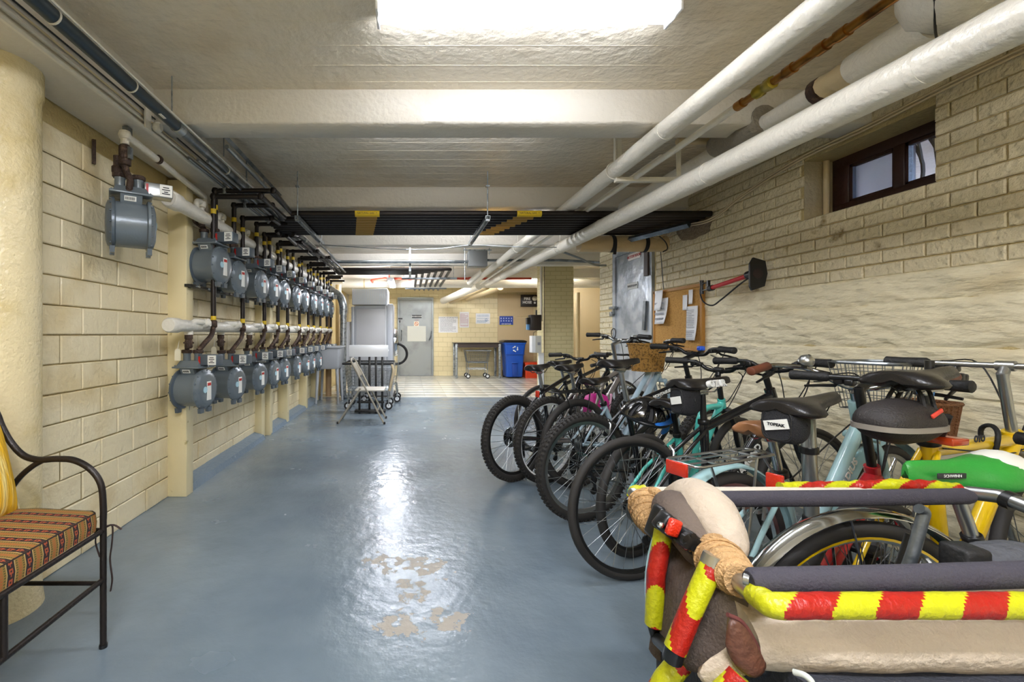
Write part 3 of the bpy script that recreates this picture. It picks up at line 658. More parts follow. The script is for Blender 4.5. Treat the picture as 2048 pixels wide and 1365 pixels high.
# ================================================================== gas meters
def make_meter():
    t = bpy.data.objects.new('gas_meter', None); COL.objects.link(t)
    # x points into the room, z up; origin at centre of the round case
    prof = [(.02, -.118), (.09, -.115), (.118, -.106), (.127, -.092), (.140, -.088), (.140, -.076), (.122, -.072), (.122, .072), (.140, .076), (.140, .088), (.127, .092), (.118, .106), (.09, .115), (.02, .118)]
    k = MB(); k.lathe(prof[6:8], (0, 0, 0), (1, 0, 0), 36, close=False)
    k.prism([(-.05, -.06, .105), (-.05, .06, .105), (-.05, .085, .15), (-.05, -.085, .15)], (.1, 0, 0))
    k.build('case', m_meter, t)
    for s_, nm in ((-1, 'rear'), (1, 'front')):
        k = MB(); pr = [(r, abs(h)) for r, h in prof[8:]]
        k.lathe([(.122, .07)]+pr, (0, 0, 0), (s_, 0, 0), 36)
        for a in range(14):
            an = a/14*2*PI+.1; c = (s_*.0915, .131*math.cos(an), .131*math.sin(an)); k.lathe([(.005, -.006*1), (.005, .006)], c, (s_, 0, 0), 6)
        c = k.build('cover', m_meter2 if s_ < 0 else m_meter, t)
        for yy in (-.045, .045):
            MB().prism([(s_*.074, yy-.025, -.128), (s_*.074, yy+.025, -.128), (s_*.074, yy+.02, -.162), (s_*.074, yy-.02, -.162)], (s_*.022, 0, 0)).build('foot', m_meter2, t)
    k = MB(); k.box((0, 0, .155), (.2, .19, .012), ch=.003)
    for i in range(8): k.lathe([(.005, 0), (.005, .012)], ((-.088, .088)[i % 2], -.075+.05*(i//2), .158), (0, 0, 1), 6)
    k.loft([[Vector((-.085, -.075, .16)), Vector((.085, -.075, .16)), Vector((.085, .075, .16)), Vector((-.085, .075, .16))], [Vector((-.07, -.045, .2)), Vector((.07, -.045, .2)), Vector((.07, .045, .2)), Vector((-.07, .045, .2))]], sm=False)
    k.build('bonnet', m_meter, t)
    for xx in (-.05, .035):
        s2 = MB().lathe([(.026, 0), (.025, .06), (.027, .065), (.027, .075)], (xx, 0, .18), (0, 0, 1), 18).build('socket', m_meter, t)
        MB().lathe([(.03, 0), (.036, .002), (.036, .022), (.03, .025)], (xx, 0, .25), (0, 0, 1), 8, sm=False).build('union_nut', m_rust, s2)
    ib = MB().box((.13, -.0, .205), (.14, .085, .075), ch=.006).build('index_box', m_meter2, t)
    MB().box((.165, -.045, .205), (.06, .003, .066)).build('index_label', m_label, ib)
    k = MB()
    for i, (w, zz) in enumerate(((.03, .222), (.04, .21), (.02, .198), (.04, .188))): k.box((.165, -.0475, zz), (w, .001, .005))
    k.build('print', m_ink, ib)
    MB().box((.074, -.047, .205), (.012, .004, .05)).build('red_seal', m_red, ib)
    st = MB().box((-.005, -.0735, .128), (.055, .003, .026), rot=R3('X', 24)).build('barcode_label', m_label, t)
    k = MB()
    for i in range(9): k.box((-.026+.005*i, -.076, .1275), (.0022, .002, .014), rot=R3('X', 24))
    k.build('barcode', m_ink, st)
    k = MB().lathe([(.022, 0), (.022, .003)], (.1165, -.045, .0), (1, 0, 0), 18).build('round_sticker', m_lblue, t)
    MB().box((.109, -.0, -.01), (.02, .05, .13), rot=R3('Z', 0)).build('rating_label', m_label, t)
    MB().box((.119, -.0, .035), (.003, .04, .02)).build('red_print', m_red, t)
    return t
proto = make_meter()
stations = [3.36, 3.72, 4.27, 4.66, 5.06, 5.6, 6.05, 6.6, 7.1, 7.6, 8.05]
lowY = [3.16, 3.74, 4.32, 4.78, 5.17, 5.74, 6.25, 6.62, 7.12, 7.68, 8.1]
def place_meter(x, y, z, label, group, first=False):
    t = proto if first else copy_tree(proto)
    t.location = (x, y, z); t.rotation_euler = (0, 0, math.radians(-9+random.uniform(-2.5, 2.5))); tag(t, label, 'gas meter', group); return t
single = place_meter(-1.52, 2.45, 1.745, 'grey gas meter hung alone highest on the left wall, steel counter box', None, True)
single.rotation_euler = (0, 0, math.radians(34))
for i, y in enumerate(stations):
    m = place_meter(-1.49, y, 1.665 if i == 0 else 1.62, 'grey gas meter, %s from the camera in the upper row' % nth(i), 'gas meters in the upper row')
for i, y in enumerate(lowY):
    m = place_meter(-1.52, y, .77 if i == 0 else .745, 'grey gas meter, %s from the camera in the lower row' % nth(i), 'gas meters in the lower row')
# bright counter box on the single meter
for c in list(single.children):
    if c.name.startswith('index_box'):
        me = c.data.copy(); me.materials.clear(); me.materials.append(m_alu); c.data = me; c['label'] = 'bright steel counter box'
# white headers
def header(name, label, z, y0, y1, r):
    t = thing(name, label, 'pipe', (-1.5, y0, z))
    MB().tube([(0, 0, 0), (0, y1-y0, 0)], r, 20).build('run', m_white, t)
    MB().lathe([(.0, -.05), (r*1.0, -.048), (r*1.2, -.035), (r*1.2, .06), (r, .065)], (0, 0, 0), (0, 1, 0), 20).build('end_cap', m_white, t)
    return t
hu = header('gas_header', 'fat white gas header pipe behind the upper row of meters', 2.0, 2.84, 8.5, .047)
hl = header('gas_header', 'white gas header pipe with many tees above the lower row of meters', 1.21, 2.84, 8.5, .04)
# drop from the header to every meter: white tee, valve and swan-necked rusty pipe
def drop(parent, y, zt, zm, xm, xa, skew):
    """from header (local) down to meter nut; skew shifts the S bend"""
    o = parent.location
    k = MB(); k.tube(elbow([(0, y+.03-o.y, 0), (.055, y+.03-o.y, .03), (xa-o.x+.03, y-.09-o.y, .03), (xa-o.x, y-.09-o.y, -.05)], .025, 3), .021, 12)
    k.lathe([(0, -.045), (.03, -.03), (.034, 0), (.03, .03), (0, .045)], (.05, y+.03-o.y, .02), (1, 0, .3), 12)
    k.lathe([(.02, -.02), (.03, -.02), (.03, .02), (.02, .02)], (xa-o.x, y-.09-o.y, -.04), (0, 0, 1), 12)
    k.lathe([(0, -.03), (.026, -.018), (.03, 0), (.026, .018), (0, .03)], (xa-o.x, y-.09-o.y, .0), (0, 0, 1), 12)
    br = k.build('branch', m_white, parent)
    top = Vector((xa, y-.09, zt-.07))-o; bot = Vector((xm, y, zm))-o; h = top.z-bot.z
    if h < .05: h = .05
    k = MB(); k.tube(curve3([top, top-Vector((0, 0, h*.45)), top*.35+bot*.65+Vector((0, 0, 0)), bot+Vector((0, 0, h*.12)), bot], 5), .0165, 10)
    k.lathe([(.018, 0), (.027, .01), (.027, .05), (.022, .06), (.027, .07), (.027, .1), (.018, .11)], top-Vector((0, 0, .1+h*.08)), (0, 0, 1), 10)
    k.lathe([(.006, -.035), (.006, .035)], top-Vector((0, 0, .06+h*.08)), (1, 0, 0), 6)
    k.build('valve_drop', m_rust, br)
for i, y in enumerate(lowY):
    drop(hl, y, 1.235, (.77 if i == 0 else .745)+.27, -1.565, -1.535 if i % 2 else -1.51, 0)
for i, y in enumerate(stations):
    o = hu.location
    xa, yy = -1.52, y-.08
    k = MB(); k.tube(elbow([(0, yy-.12-o.y, 0), (0, yy-.12-o.y, .09), (xa-o.x, yy-o.y, .12), (xa-o.x, yy-o.y, .04)], .03, 3), .02, 10)
    k.lathe([(0, -.035), (.03, -.02), (.034, 0), (.03, .02), (0, .035)], (xa-o.x, yy-o.y, .1), (0, 0, 1), 12)
    br = k.build('branch', m_white, hu)
    top = Vector((xa, yy, 2.03))-o; bot = Vector((-1.54, y, (1.665 if i == 0 else 1.62)+.27))-o; h = top.z-bot.z
    k = MB(); k.tube(curve3([top, top-Vector((0, 0, h*.3)), Vector((-1.56, yy-.02, 0))-Vector((o.x, o.y, 0))+Vector((0, 0, top.z-h*.55)), bot+Vector((0, 0, h*.12)), bot], 5), .017, 10)
    k.lathe([(.018, 0), (.026, .01), (.026, .06), (.018, .07)], top-Vector((0, 0, .09)), (0, 0, 1), 10)
    k.build('valve_drop', m_rust, br)
# feed of the single meter
t = thing('gas_branch', 'narrow white gas pipe with rusty fittings feeding the single high meter', 'pipe', (-1.52, 2.4, 2.215))
MB().tube(elbow([(0, 0, -.05), (0, 0, 0), (.0, .1, 0), (-.02, .98, -.03), (-.02, 1.0, -.2), (.02, .8, -.215)], .03, 4), .02, 14).build('run', m_white, t)
MB().lathe([(0, -.03), (.026, -.02), (.032, 0), (.026, .02), (0, .03)], (0, 0, 0), (0, 0, 1), 12).build('elbow', m_white, t)
MB().lathe([(.02, -.012), (.026, -.01), (.026, .01), (.02, .012)], (0, .32, -.005), (0, 1, 0), 12).build('coupling', m_rust, t)
k = MB(); k.lathe([(.02, 0), (.03, .005), (.03, .1), (.024, .11)], (0, 0, -.165), (0, 0, 1), 8); k.tube(curve3([(0, 0, -.16), (.01, 0, -.2), (.03, -.005, -.24), (.02, .0, -.3)], 5)[:16], .017, 10); k.build('valve_drop', m_rust, t)
MB().tube([(-.06, .03, -.1), (-.06, .03, -.22)], .02, 10).build('capped_outlet', m_rust, t)
MB().lathe([(.018, 0), (.028, .01), (.028, .04), (.018, .05)], (-.06, .03, -.2), (0, 0, 1), 8).build('coupling', m_rust, t)
MB().box((.035, -.01, -.1), (.012, .03, .06)).build('lever', m_galv, t)
MB().tube([(0, .02, .02), (0, .02, .31)], .004, 6).build('rod', m_galv, t)
MB().box((0, .02, .03), (.03, .04, .04)).build('clamp', m_dsteel, t)
# black risers
def riser(label, pts, r, bands, group='black gas risers', low=False):
    P = elbow(pts, .035, 3); o = Vector(pts[0])
    t = bpy.data.objects.new('gas_riser', None); COL.objects.link(t); t.location = o
    tag(t, label, 'pipe', group)
    MB().tube([p-o for p in P], r, 10).build('run', m_black, t)
    for b in bands: MB().lathe([(r*1.06, -.018), (r*1.06, .018)], Vector(b)-o, (0, 0, 1), 10, close=False).build('pipe_label', m_yellow, t)
    if low:
        MB().tube(curve3([(0, 0, 0), (-.0, 0, -.06), (-.03, -.02, -.13), (-.035, -.02, -.18)], 4), r*.95, 10).build('swan_neck', m_rust, t)
        MB().lathe([(r, 0), (r*1.5, .01), (r*1.5, .05), (r, .06)], (0, 0, -.02), (0, 0, 1), 8).build('coupling', m_rust, t)
    for i in range(1, len(pts)-1):
        MB().lathe([(0, -r*1.35), (r*1.0, -r*1.1), (r*1.4, 0), (r*1.0, r*1.1), (0, r*1.35)], Vector(pts[i])-o, (0, 0, 1), 10).build('elbow', m_black, t)
    return t
RB = .019
up_rack = [(-1.02, 3.86), (-1.14, 4.04), (-1.26, 4.25), (-1.16, 4.46)]
for i, y in enumerate(stations):
    xr = -1.455; z0 = (1.665 if i == 0 else 1.62)+.27
    if i < 4:
        xt, yt = up_rack[i]; zt = [2.225, 2.22, 2.2, 2.175][i]
        pts = [(xr, y, z0), (xr, y, zt), (xt, y, zt)]+([(xt, yt, zt-.03)] if abs(yt-y) > .08 else [])
    elif i < 7:
        xt = -1.22+.07*(i-4); pts = [(xr, y, z0), (xr, y, 2.19), (xt, y, 2.19), (xt, 7.3+.1*(i-4), 2.2)]
    else:
        pts = [(xr, y, z0), (xr, y, 2.2), (-1.2, y, 2.2)]
    riser('black gas riser from the top of the %s upper meter' % ('nearest' if i == 0 else ORD[i]), pts, RB, [(xr, y, 2.1)])
for i, y in enumerate(lowY):
    xr = -1.45; z0 = (.77 if i == 0 else .745)+.45; ys = y+.16
    zt = [2.17, 2.16, 2.15, 2.14][i] if i < 4 else 2.14
    if i < 4:
        yt = [3.95, 4.13, 4.38, 4.55][i]; xt = [-1.1, -1.2, -1.3, -1.25][i]
        pts = [(xr, ys, z0), (xr, ys, zt), (xt, ys, zt)]+([(xt, yt, zt+.01)] if abs(yt-ys) > .08 else [])
    else: pts = [(xr, ys, z0), (xr, ys, zt), (-1.2, ys, zt)]
    t = riser('black gas riser from the %s lower meter up past the upper row' % ('nearest' if i == 0 else ORD[i]), pts, RB, [(xr, ys, 1.27), (xr, ys, 2.06)], 'tall black gas risers')
    MB().tube(curve3([(0, 0, 0), (0, -.03, -.07), (-.01, -.12, -.13), (-.035, -.16, -.18)], 4), RB*.95, 10).build('swan_neck', m_rust, t)
    MB().lathe([(RB, 0), (RB*1.5, .01), (RB*1.5, .05), (RB, .06)], (0, 0, -.02), (0, 0, 1), 8).build('coupling', m_rust, t)
# perforated channel under the upper row, pipe clamps and tags
t = thing('support_channel', 'long black perforated channel under the upper row of meters', 'channel', (-1.6, 3.18, 1.5))
MB().box((.03, 2.7, 0), (.05, 5.4, .02)).build('channel', m_plast, t)
for yy in [j*.2 for j in range(27)]: MB().box((.058, yy+.1, 0), (.006, .05, .012)).build('slot_plate', m_galv, t)
for yy in (0.05, 1.85, 2.7, 3.8): MB().box((-.02, yy, -.0), (.08, .03, .03)).build('bracket', m_plast, t)
for i, (x, y, z) in enumerate([(-1.57, 3.08, 1.02), (-1.57, 3.64, 1.02)]):
    t = thing('paper_tag', 'cream paper tag tied to the %s lower meter valve' % ORD[i].replace('nearest', 'first'), 'tag', (x, y-.04, z))
    MB().prism([(-.02, 0, -.045), (.02, 0, -.045), (.02, 0, .02), (.01, 0, .035), (-.01, 0, .035), (-.02, 0, .02)], (0, .002, 0)).build('card', mat('cream tag card', 'ddd6bd', .7), t)
    MB().tube([(0, 0, .03), (0, .02, .09)], .0015, 4).build('string', m_label, t)
for i in range(3):
    pipe('pipe_clamp', ['galvanised clamp over the first riser lateral', 'galvanised clamp over the second riser lateral', 'galvanised clamp over the third riser lateral'][i], 'clamp', [(-1.38+.02*i, stations[i]-.01, 2.2), (-1.38+.02*i, stations[i]-.01, 2.29)], .014, m_galv, 6)
# hanging bracket lines above left beam inside second bay
pipe('steel_channel', 'long dark channel hung beside the left beam in the second bay', 'channel', [(-1.2, 2.8, 2.44), (-1.2, 4.15, 2.44)], .018, m_dsteel, 4)
for i in range(3): pipe('threaded_rod', ['nearest', 'middle', 'furthest'][i]+' thin rod below the dark channel in the second bay', 'rod', [(-1.2, 2.9+.4*i, 2.44), (-1.2, 2.9+.4*i, 2.3)], .004, m_dsteel, 6)
pipe('iron_strap', 'short rusty iron strap on the left wall above the single meter', 'bracket', [(-1.7, 2.42, 2.07), (-1.7, 2.42, 2.2)], .012, m_rust, 4)
# ================================================================== laundry end of the room
def lines(name, m, parent, M, w, h, rows, seed=0, gap=.3):
    """printed text lines as flat bars, M places the sheet plane (x right, y up)"""
    rnd = random.Random(seed); k = MB()
    for i in range(rows):
        y = h/2-(i+.5)*h/rows
        if rnd.random() < .1: continue
        x = -w/2; end = w/2*(1 if rnd.random() < .7 else rnd.uniform(.1, .9))
        while x < end:
            ww = min(rnd.uniform(.04, .12)*w, end-x); k.add([M@Vector((x, y-h/rows*.2, 0)), M@Vector((x+ww, y-h/rows*.2, 0)), M@Vector((x+ww, y+h/rows*.2, 0)), M@Vector((x, y+h/rows*.2, 0))], [(0, 1, 2, 3)]); x += ww+w*.02
    return k.build(name, m, parent)
FX = lambda px: (px-820)*YF/900
FZ = lambda py: H-(py-670)*YF/900
m_paper = mat('white paper', 'e6e6e6', .6)
def notice(label, x0, x1, z0, z1, rows, ink=m_grayink, title=None, seed=1):
    t = thing('notice', label, 'notice', ((x0+x1)/2, YF-.003, (z0+z1)/2))
    MB().box((0, 0, 0), (x1-x0, .004, z1-z0)).build('sheet', m_paper, t)
    w, h = x1-x0, z1-z0
    lines('print', ink, t, basis((1, 0, 0), (0, 0, 1), (0, -.0035, -.03*h)), w*.82, h*.8, rows, seed)
    if title: text(title, w*.085, m_ink, t, basis((1, 0, 0), (0, 0, 1), (0, -.003, h*.43)))
    return t
notice('large white typed notice left of the smaller ones on the back wall', .80, 1.34, 1.21, 1.66, 15, title='LAUNDRY ROOM NOTICE')
t = notice('narrow white notice with a pink border, highest on the back wall', 1.39, 1.65, 1.35, 1.79, 13, mat('pale pink print', 'c08a92', .7), seed=2)
k = MB()
for c, d in (((0, -.0035, .17), (.2, .001, .006)), ((0, -.0035, -.17), (.2, .001, .006)), ((-.1, -.0035, 0), (.006, .001, .34)), ((.1, -.0035, 0), (.006, .001, .34))): k.box(c, d)
k.build('border', mat('pale pink print', 'c08a92', .7), t)
t = notice('small landscape notice with blue print beside the narrow one', 1.84, 2.24, 1.46, 1.75, 8, mat('blue print', '6f8fb0', .7), seed=3)
MB().ring((.09, -.004, -.04), (0, 1, 0), .03, .006, 16, 6).build('logo_ring', mat('blue print', '6f8fb0', .7), t)
t = thing('recycling_poster', 'blue recycling poster with white icons on the back wall', 'poster', (2.69, YF-.03, 1.535))
MB().box((0, 0, 0), (.38, .006, .27)).build('sheet', mat('recycling blue', '2444a0', .4), t)
MB().box((0, -.0005, -.125), (.38, .006, .03)).build('yellow_edge', mat('olive yellow strip', 'c8b85a', .5), t)
rnd = random.Random(4)
for i in range(5):
    for j in range(2):
        c = Vector((-.145+.072*i, -.0045, .075-.07*j)); k = MB()
        v = (i+j*5) % 4
        if v == 0: k.prism([c+Vector(p) for p in ((-.02, 0, -.02), (.02, 0, -.02), (.006, 0, .022), (-.006, 0, .022))], (0, -.001, 0))
        elif v == 1: k.prism([c+Vector(p) for p in ((-.012, 0, -.022), (.012, 0, -.022), (.012, 0, .008), (.004, 0, .022), (-.004, 0, .022), (-.012, 0, .008))], (0, -.001, 0))
        elif v == 2: k.lathe([(.018, 0), (.018, .001)], c, (0, -1, 0), 12)
        else: k.box(c, (.034, .001, .026))
        k.build('icon', mat('pale poster icon', 'b8c6ea', .5), t)
text('NYC RECYCLES', .038, m_wht, t, basis((1, 0, 0), (0, 0, 1), (0, -.0045, -.085)), bold=.0012)
t = thing('emergency_sign', 'black framed sign with white capitals and a round lamp', 'sign', (3.33, YF-.05, 2.1))
MB().box((0, 0, 0), (.48, .06, .33), ch=.004).build('plate', mat('very dark sign', '2a2422', .5), t)
text('FIRE\nHOSE', .1, m_label, t, basis((1, 0, 0), (0, 0, 1), (-.07, -.032, 0)), bold=.003)
MB().lathe([(0, .03), (.05, .025), (.07, .0)], (.14, -.03, .06), (0, -1, 0), 20).build('lamp', mat('cream plastic', 'd8d2bc', .4), t)
MB().box((.14, -.035, -.06), (.05, .02, .05)).build('latch', m_label, t)
# black topped steel table
t = thing('work_table', 'steel legged table with a black top against the back wall', 'table', (1.80, 12.2, 0))
MB().box((0, 0, .925), (1.26, .7, .02), ch=.003).build('top', m_black, t)
MB().box((0, -.32, .865), (1.1, .02, .1)).build('apron', mat('dark brown apron', '3a302b', .4), t)
for x in (-.57, .57):
    for y in (-.31, .31): MB().box((x, y, .457), (.06, .05, .915), ch=.003).build('leg', m_galv, t)
def wire_basket(mb, x0, x1, y0, y1, z0, z1, sp, r, taper=.06, top_r=None):
    def P(u, v, w):   # u,v in 0..1 around, w height 0..1
        tx = taper*(1-w); return Vector((x0+tx+(x1-x0-2*tx)*u, y0+tx+(y1-y0-2*tx)*v, z0+(z1-z0)*w))
    nx = max(2, int((x1-x0)/sp)); ny = max(2, int((y1-y0)/sp)); nz = max(2, int((z1-z0)/sp))
    def bar(a, b): mb.tube([a, b], r, 4, cap=False)
    for i in range(nx+1):
        u = i/nx; bar(P(u, 0, 0), P(u, 0, 1)); bar(P(u, 1, 0), P(u, 1, 1)); bar(P(u, 0, 0), P(u, 1, 0))
    for j in range(ny+1):
        v = j/ny; bar(P(0, v, 0), P(0, v, 1)); bar(P(1, v, 0), P(1, v, 1)); bar(P(0, v, 0), P(1, v, 0))
    for q in range(nz+1):
        w = q/nz
        for a, b in (((0, 0), (1, 0)), ((1, 0), (1, 1)), ((1, 1), (0, 1)), ((0, 1), (0, 0))): bar(P(*a, w), P(*b, w))
def caster(t, x, y, r, m_w=m_rubber):
    c = MB().tube([(x, y-.02, r), (x, y-.02, r*2.3), (x, y+.02, r*2.3), (x, y+.02, r)], .006, 5).build('caster', m_galv, t)
    k = MB(); k.lathe([(r*.4, -.014), (r*.95, -.014), (r, -.008), (r, .008), (r*.95, .014), (r*.4, .014)], (x, y, r), (0, 1, 0), 18); k.build('wheel', m_w, c)
    MB().lathe([(0, -.016), (r*.55, -.015), (r*.55, .015), (0, .016)], (x, y, r), (0, 1, 0), 14).build('hub', m_wht, c)
t = thing('laundry_cart', 'small wire laundry cart under the black topped table', 'cart', (1.78, 12.0, 0))
k = MB(); wire_basket(k, -.32, .32, -.24, .24, .42, .72, .05, .0025, .05); k.build('basket', m_galv, t, kind='stuff')
k = MB().tube([(-.33, -.25, .73), (.33, -.25, .73), (.33, .25, .73), (-.33, .25, .73)], .014, 8, closed=True).build('rim', m_steel, t)
k = MB().tube([(-.26, -.2, .42), (.26, -.2, .42), (.26, .2, .42), (-.26, .2, .42)], .013, 8, closed=True).build('frame', m_dsteel, t)
for x in (-.25, .25):
    for y in (-.19, .19): MB().tube([(x, y, .42), (x*1.02, y, .14)], .011, 8).build('leg', m_galv, t); caster(t, x*1.02, y, .062)
for y in (-.19, .19): MB().tube([(-.25, y, .24), (.25, y, .24)], .009, 6).build('stretcher', m_galv, t)
for y in (-.12, .12): MB().tube([(-.25, y, .26), (.25, y, .26)], .006, 6).build('stretcher', m_galv, t)
# blue recycling bin
t = thing('recycling_bin', 'blue wheeled recycling bin with a black lid', 'bin', (2.755, 12.08, 0))
m_bin = mat('recycling bin blue', '1a52b4', .38)
def rrect(w, d, r, z, n=5, y0=0):
    out = []
    for cx, cy, a0 in ((w/2-r, d/2-r, 0), (-w/2+r, d/2-r, 90), (-w/2+r, -d/2+r, 180), (w/2-r, -d/2+r, 270)):
        for i in range(n+1):
            a = math.radians(a0+90*i/n); out.append(Vector((cx+r*math.cos(a), y0+cy+r*math.sin(a), z)))
    return out
MB().loft([rrect(.42, .46, .05, .04), rrect(.43, .48, .05, .1), rrect(.49, .55, .05, .62), rrect(.50, .56, .05, .64), rrect(.55, .62, .05, .90), rrect(.58, .66, .05, .905), rrect(.58, .66, .05, .95)]).build('body', m_bin, t)
for z0, z1, w in ((.08, .56, .15),): MB().box((0, -.255, .32), (.15, .03, .5), rot=R3('X', -4), ch=.01).build('grip_recess', mat('bin blue shaded for recess', '15419a', .4), t)  # shade of the recess is put into the darker blue
MB().box((0, -.285, .42), (.17, .02, .025), ch=.004).build('lift_bar', m_bin, t)
MB().box((0, -.3, .64), (.5, .02, .012)).build('seam', m_bin, t)
MB().loft([rrect(.62, .70, .06, .95), rrect(.63, .71, .06, .965), rrect(.60, .66, .06, .99), rrect(.5, .5, .06, 1.01)]).build('lid', m_plast, t)
k = MB()
for i in range(3):   # three chasing arrows
    a = math.radians(90+120*i)
    R_ = Matrix.Rotation(a, 3, 'Y')
    arrow = [(-.05, 0, .045), (.012, 0, .045), (.012, 0, .03), (.045, 0, .055), (.012, 0, .082), (.012, 0, .068), (-.05, 0, .068)]
    k.prism([R_@Vector(p)+Vector((0, -.315, .78)) for p in arrow], (0, -.004, 0))
k.build('recycling_symbol', m_label, t, kind='stuff')
for x in (-.19, .19): MB().lathe([(.03, -.02), (.1, -.02), (.1, .02), (.03, .02)], (x, .25, .1), (1, 0, 0), 18).build('wheel', m_rubber, t)
# orange crate
t = thing('storage_bin', 'plain red orange plastic bin on the tiles beside the blue one', 'bin', (3.33, 12.1, 0))
MB().loft([rrect(.54, .4, .03, 0), rrect(.58, .44, .03, .36), rrect(.61, .47, .03, .365), rrect(.61, .47, .03, .40)]).build('body', mat('orange red plastic', 'd9451f', .45), t)
MB().loft([rrect(.60, .46, .03, .4), rrect(.60, .46, .03, .415)]).build('lid', mat('orange red plastic', 'd9451f', .45), t)
# boxes on the column's left edge
def wallbox(name, label, cat, px0, px1, py0, py1, Y, d, m):
    a = at(px0, py1, Y); b = at(px1, py0, Y)
    t = thing(name, label, cat, ((a.x+b.x)/2, Y+d/2, (a.z+b.z)/2)); w, h = b.x-a.x, b.z-a.z
    MB().box((0, 0, 0), (w, d, h), ch=.003).build('case', m, t); return t, w, h
t, w, h = wallbox('cable_channel', 'tall narrow white cable channel on the brick column edge', 'trunking', 1078, 1088, 706, 795, 8.26, .06, m_wht)
t, w, h = wallbox('control_box', 'black wall box on the brick column', 'box', 1062, 1083, 630, 661, 8.2, .2, mat('black brown enamel', '241c1b', .4))
MB().box((-w/2-.03, .0, .03), (.055, .1, .12)).build('handset', m_plast, t, label='dark handset'); MB().box((-w/2-.025, .03, -.07), (.04, .08, .12)).build('blue_tag', mat('light blue card', '6da3cf', .5), t)
MB().box((-w/2-.02, -.02, -.01), (.03, .04, .03)).build('red_tag', m_red, t); MB().tube([(.03, 0, h/2), (.03, 0, h/2+.09)], .015, 8).build('conduit', m_plast, t)
t, w, h = wallbox('breaker_box', 'white electrical box below the black one on the column', 'electrical box', 1064, 1083, 672, 706, 8.2, .18, m_wht)
MB().box((.03, -.091, 0), (w*.62, .006, h*.96)).build('front_plate', mat('grey white plate', 'c0c0b6', .4), t); MB().box((.04, -.096, .01), (.05, .006, .05)).build('meter_window', m_grayink, t)
MB().tube(curve3([(-.03, .02, h/2), (-.02, .02, h/2+.06), (.05, .02, h/2+.1)], 4), .004, 5).build('cable', m_plast, t)
t = pipe('white_conduit', 'white conduit with a black wire rising up the brick column', 'pipe', [(2.43, 8.33, 1.4), (2.43, 8.33, 2.5)], .025, m_beam, 10)
pipe('cable', 'dark wire down the left edge of the brick column', 'cable', [(2.47, 8.29, .2), (2.47, 8.29, 2.45)], .006, m_rust, 6)
pipe('drain_pipe', 'tan vertical drain pipe right of the brick column', 'pipe', [(3.58, 9.6, 0), (3.58, 9.6, 2.05)], .045, m_tan, 16)
pipe('pole', 'tan vertical pipe on the floor behind the last meters', 'pipe', [(-1.52, 8.4, 0), (-1.52, 8.4, 2.2)], .055, mat('pinkish tan paint', 'c9a880', .4), 16)
pipe('pole', 'olive vertical pipe beside the washer stack', 'pipe', [at(677, 795, 9.2)*1.0, (at(677, 570, 9.2))], .06, m_tan, 16)
# washer and dryer stack seen from its side
t = thing('washer_stack', 'tall grey washer and dryer stack seen from the side', 'washing machine', (-.72, 8.72, 0))
MB().box((-.01, 0, .84), (.72, .76, 1.66), ch=.006).build('cabinet', m_gry, t)
MB().box((.355, 0, .86), (.1, .80, 1.72), ch=.006).build('front_frame', mat('pale grey enamel', 'c3c7cc', .3), t)
k = MB()
for c, d in (((.0, -.388, 1.66), (.6, .012, .05)), ((-.28, -.388, .9), (.02, .012, 1.5)), ((.27, -.388, .9), (.02, .012, 1.5))): k.box(c, d)
k.build('panel_frame', m_gry, t)
MB().box((-.0, -.385, .86), (.54, .01, 1.54), ch=.003).build('side_panel', mat('mid grey panel', 'b3b3b3', .35, bump=(3, .15)), t)
for x in (-.33, .27): MB().box((x, -.392, .9), (.015, .01, 1.6)).build('edge_strip', m_wht, t)
bx = MB().box((-.03, .0, 1.86), (.66, .7, .3), ch=.008).build('top_box', m_wht, t)
for i in range(16): MB().box((-.33+.04*i, -.3525, 1.86), (.006, .006, .26)).build('rib', mat('cool white rib', 'd4dde6', .4), bx)
for z, r in ((1.28, .25), ): pass
d = MB(); d.lathe([(.17, .0), (.26, .0), (.27, .03), (.25, .07), (.2, .08), (.17, .06)], (.41, 0, 1.0), (1, 0, 0), 32); d.build('door_ring', m_chrome, t)
MB().lathe([(0, .09), (.1, .075), (.17, .04), (.17, .0)], (.41, 0, 1.0), (1, 0, 0), 32).build('door_glass', mat('dark door glass', '1c1e22', .08), t)
MB().ring((.46, -.05, .78), (0, 1, .2), .2, .025, 30, 8, a0=-PI*.0, a1=PI*1.05).build('door_seal', m_rubber, t)
MB().box((-.45, .0, 1.02), (.13, .5, .75), ch=.006).build('rear_box', m_wht, t, label='white unit at the rear')
MB().box((.03, 0, .01), (.8, .78, .02)).build('plinth', m_rubber, t)
# galvanised vent duct
t = thing('vent_duct', 'shiny galvanised vent duct with an elbow beside the washer stack', 'duct', (-1.2, 8.05, 0))
MB().tube([(0, 0, .12), (.01, 0, 1.55)], .058, 18).build('pipe', m_galv, t)
MB().tube(curve3([(.01, 0, 1.53), (0, .0, 1.7), (-.06, .02, 1.84), (-.2, .05, 1.94), (-.3, .1, 2.0)], 5), .07, 18).build('elbow', m_galv, t)
for z in (.5, 1.1, 1.52): MB().lathe([(.058, -.01), (.062, -.01), (.062, .01), (.058, .01)], (.005, 0, z), (0, 0, 1), 18).build('seam', m_galv, t)
MB().tube(curve3([(0, 0, .15), (0.02, .02, .06), (.12, .08, .05)], 4), .058, 14).build('floor_elbow', m_galv, t)
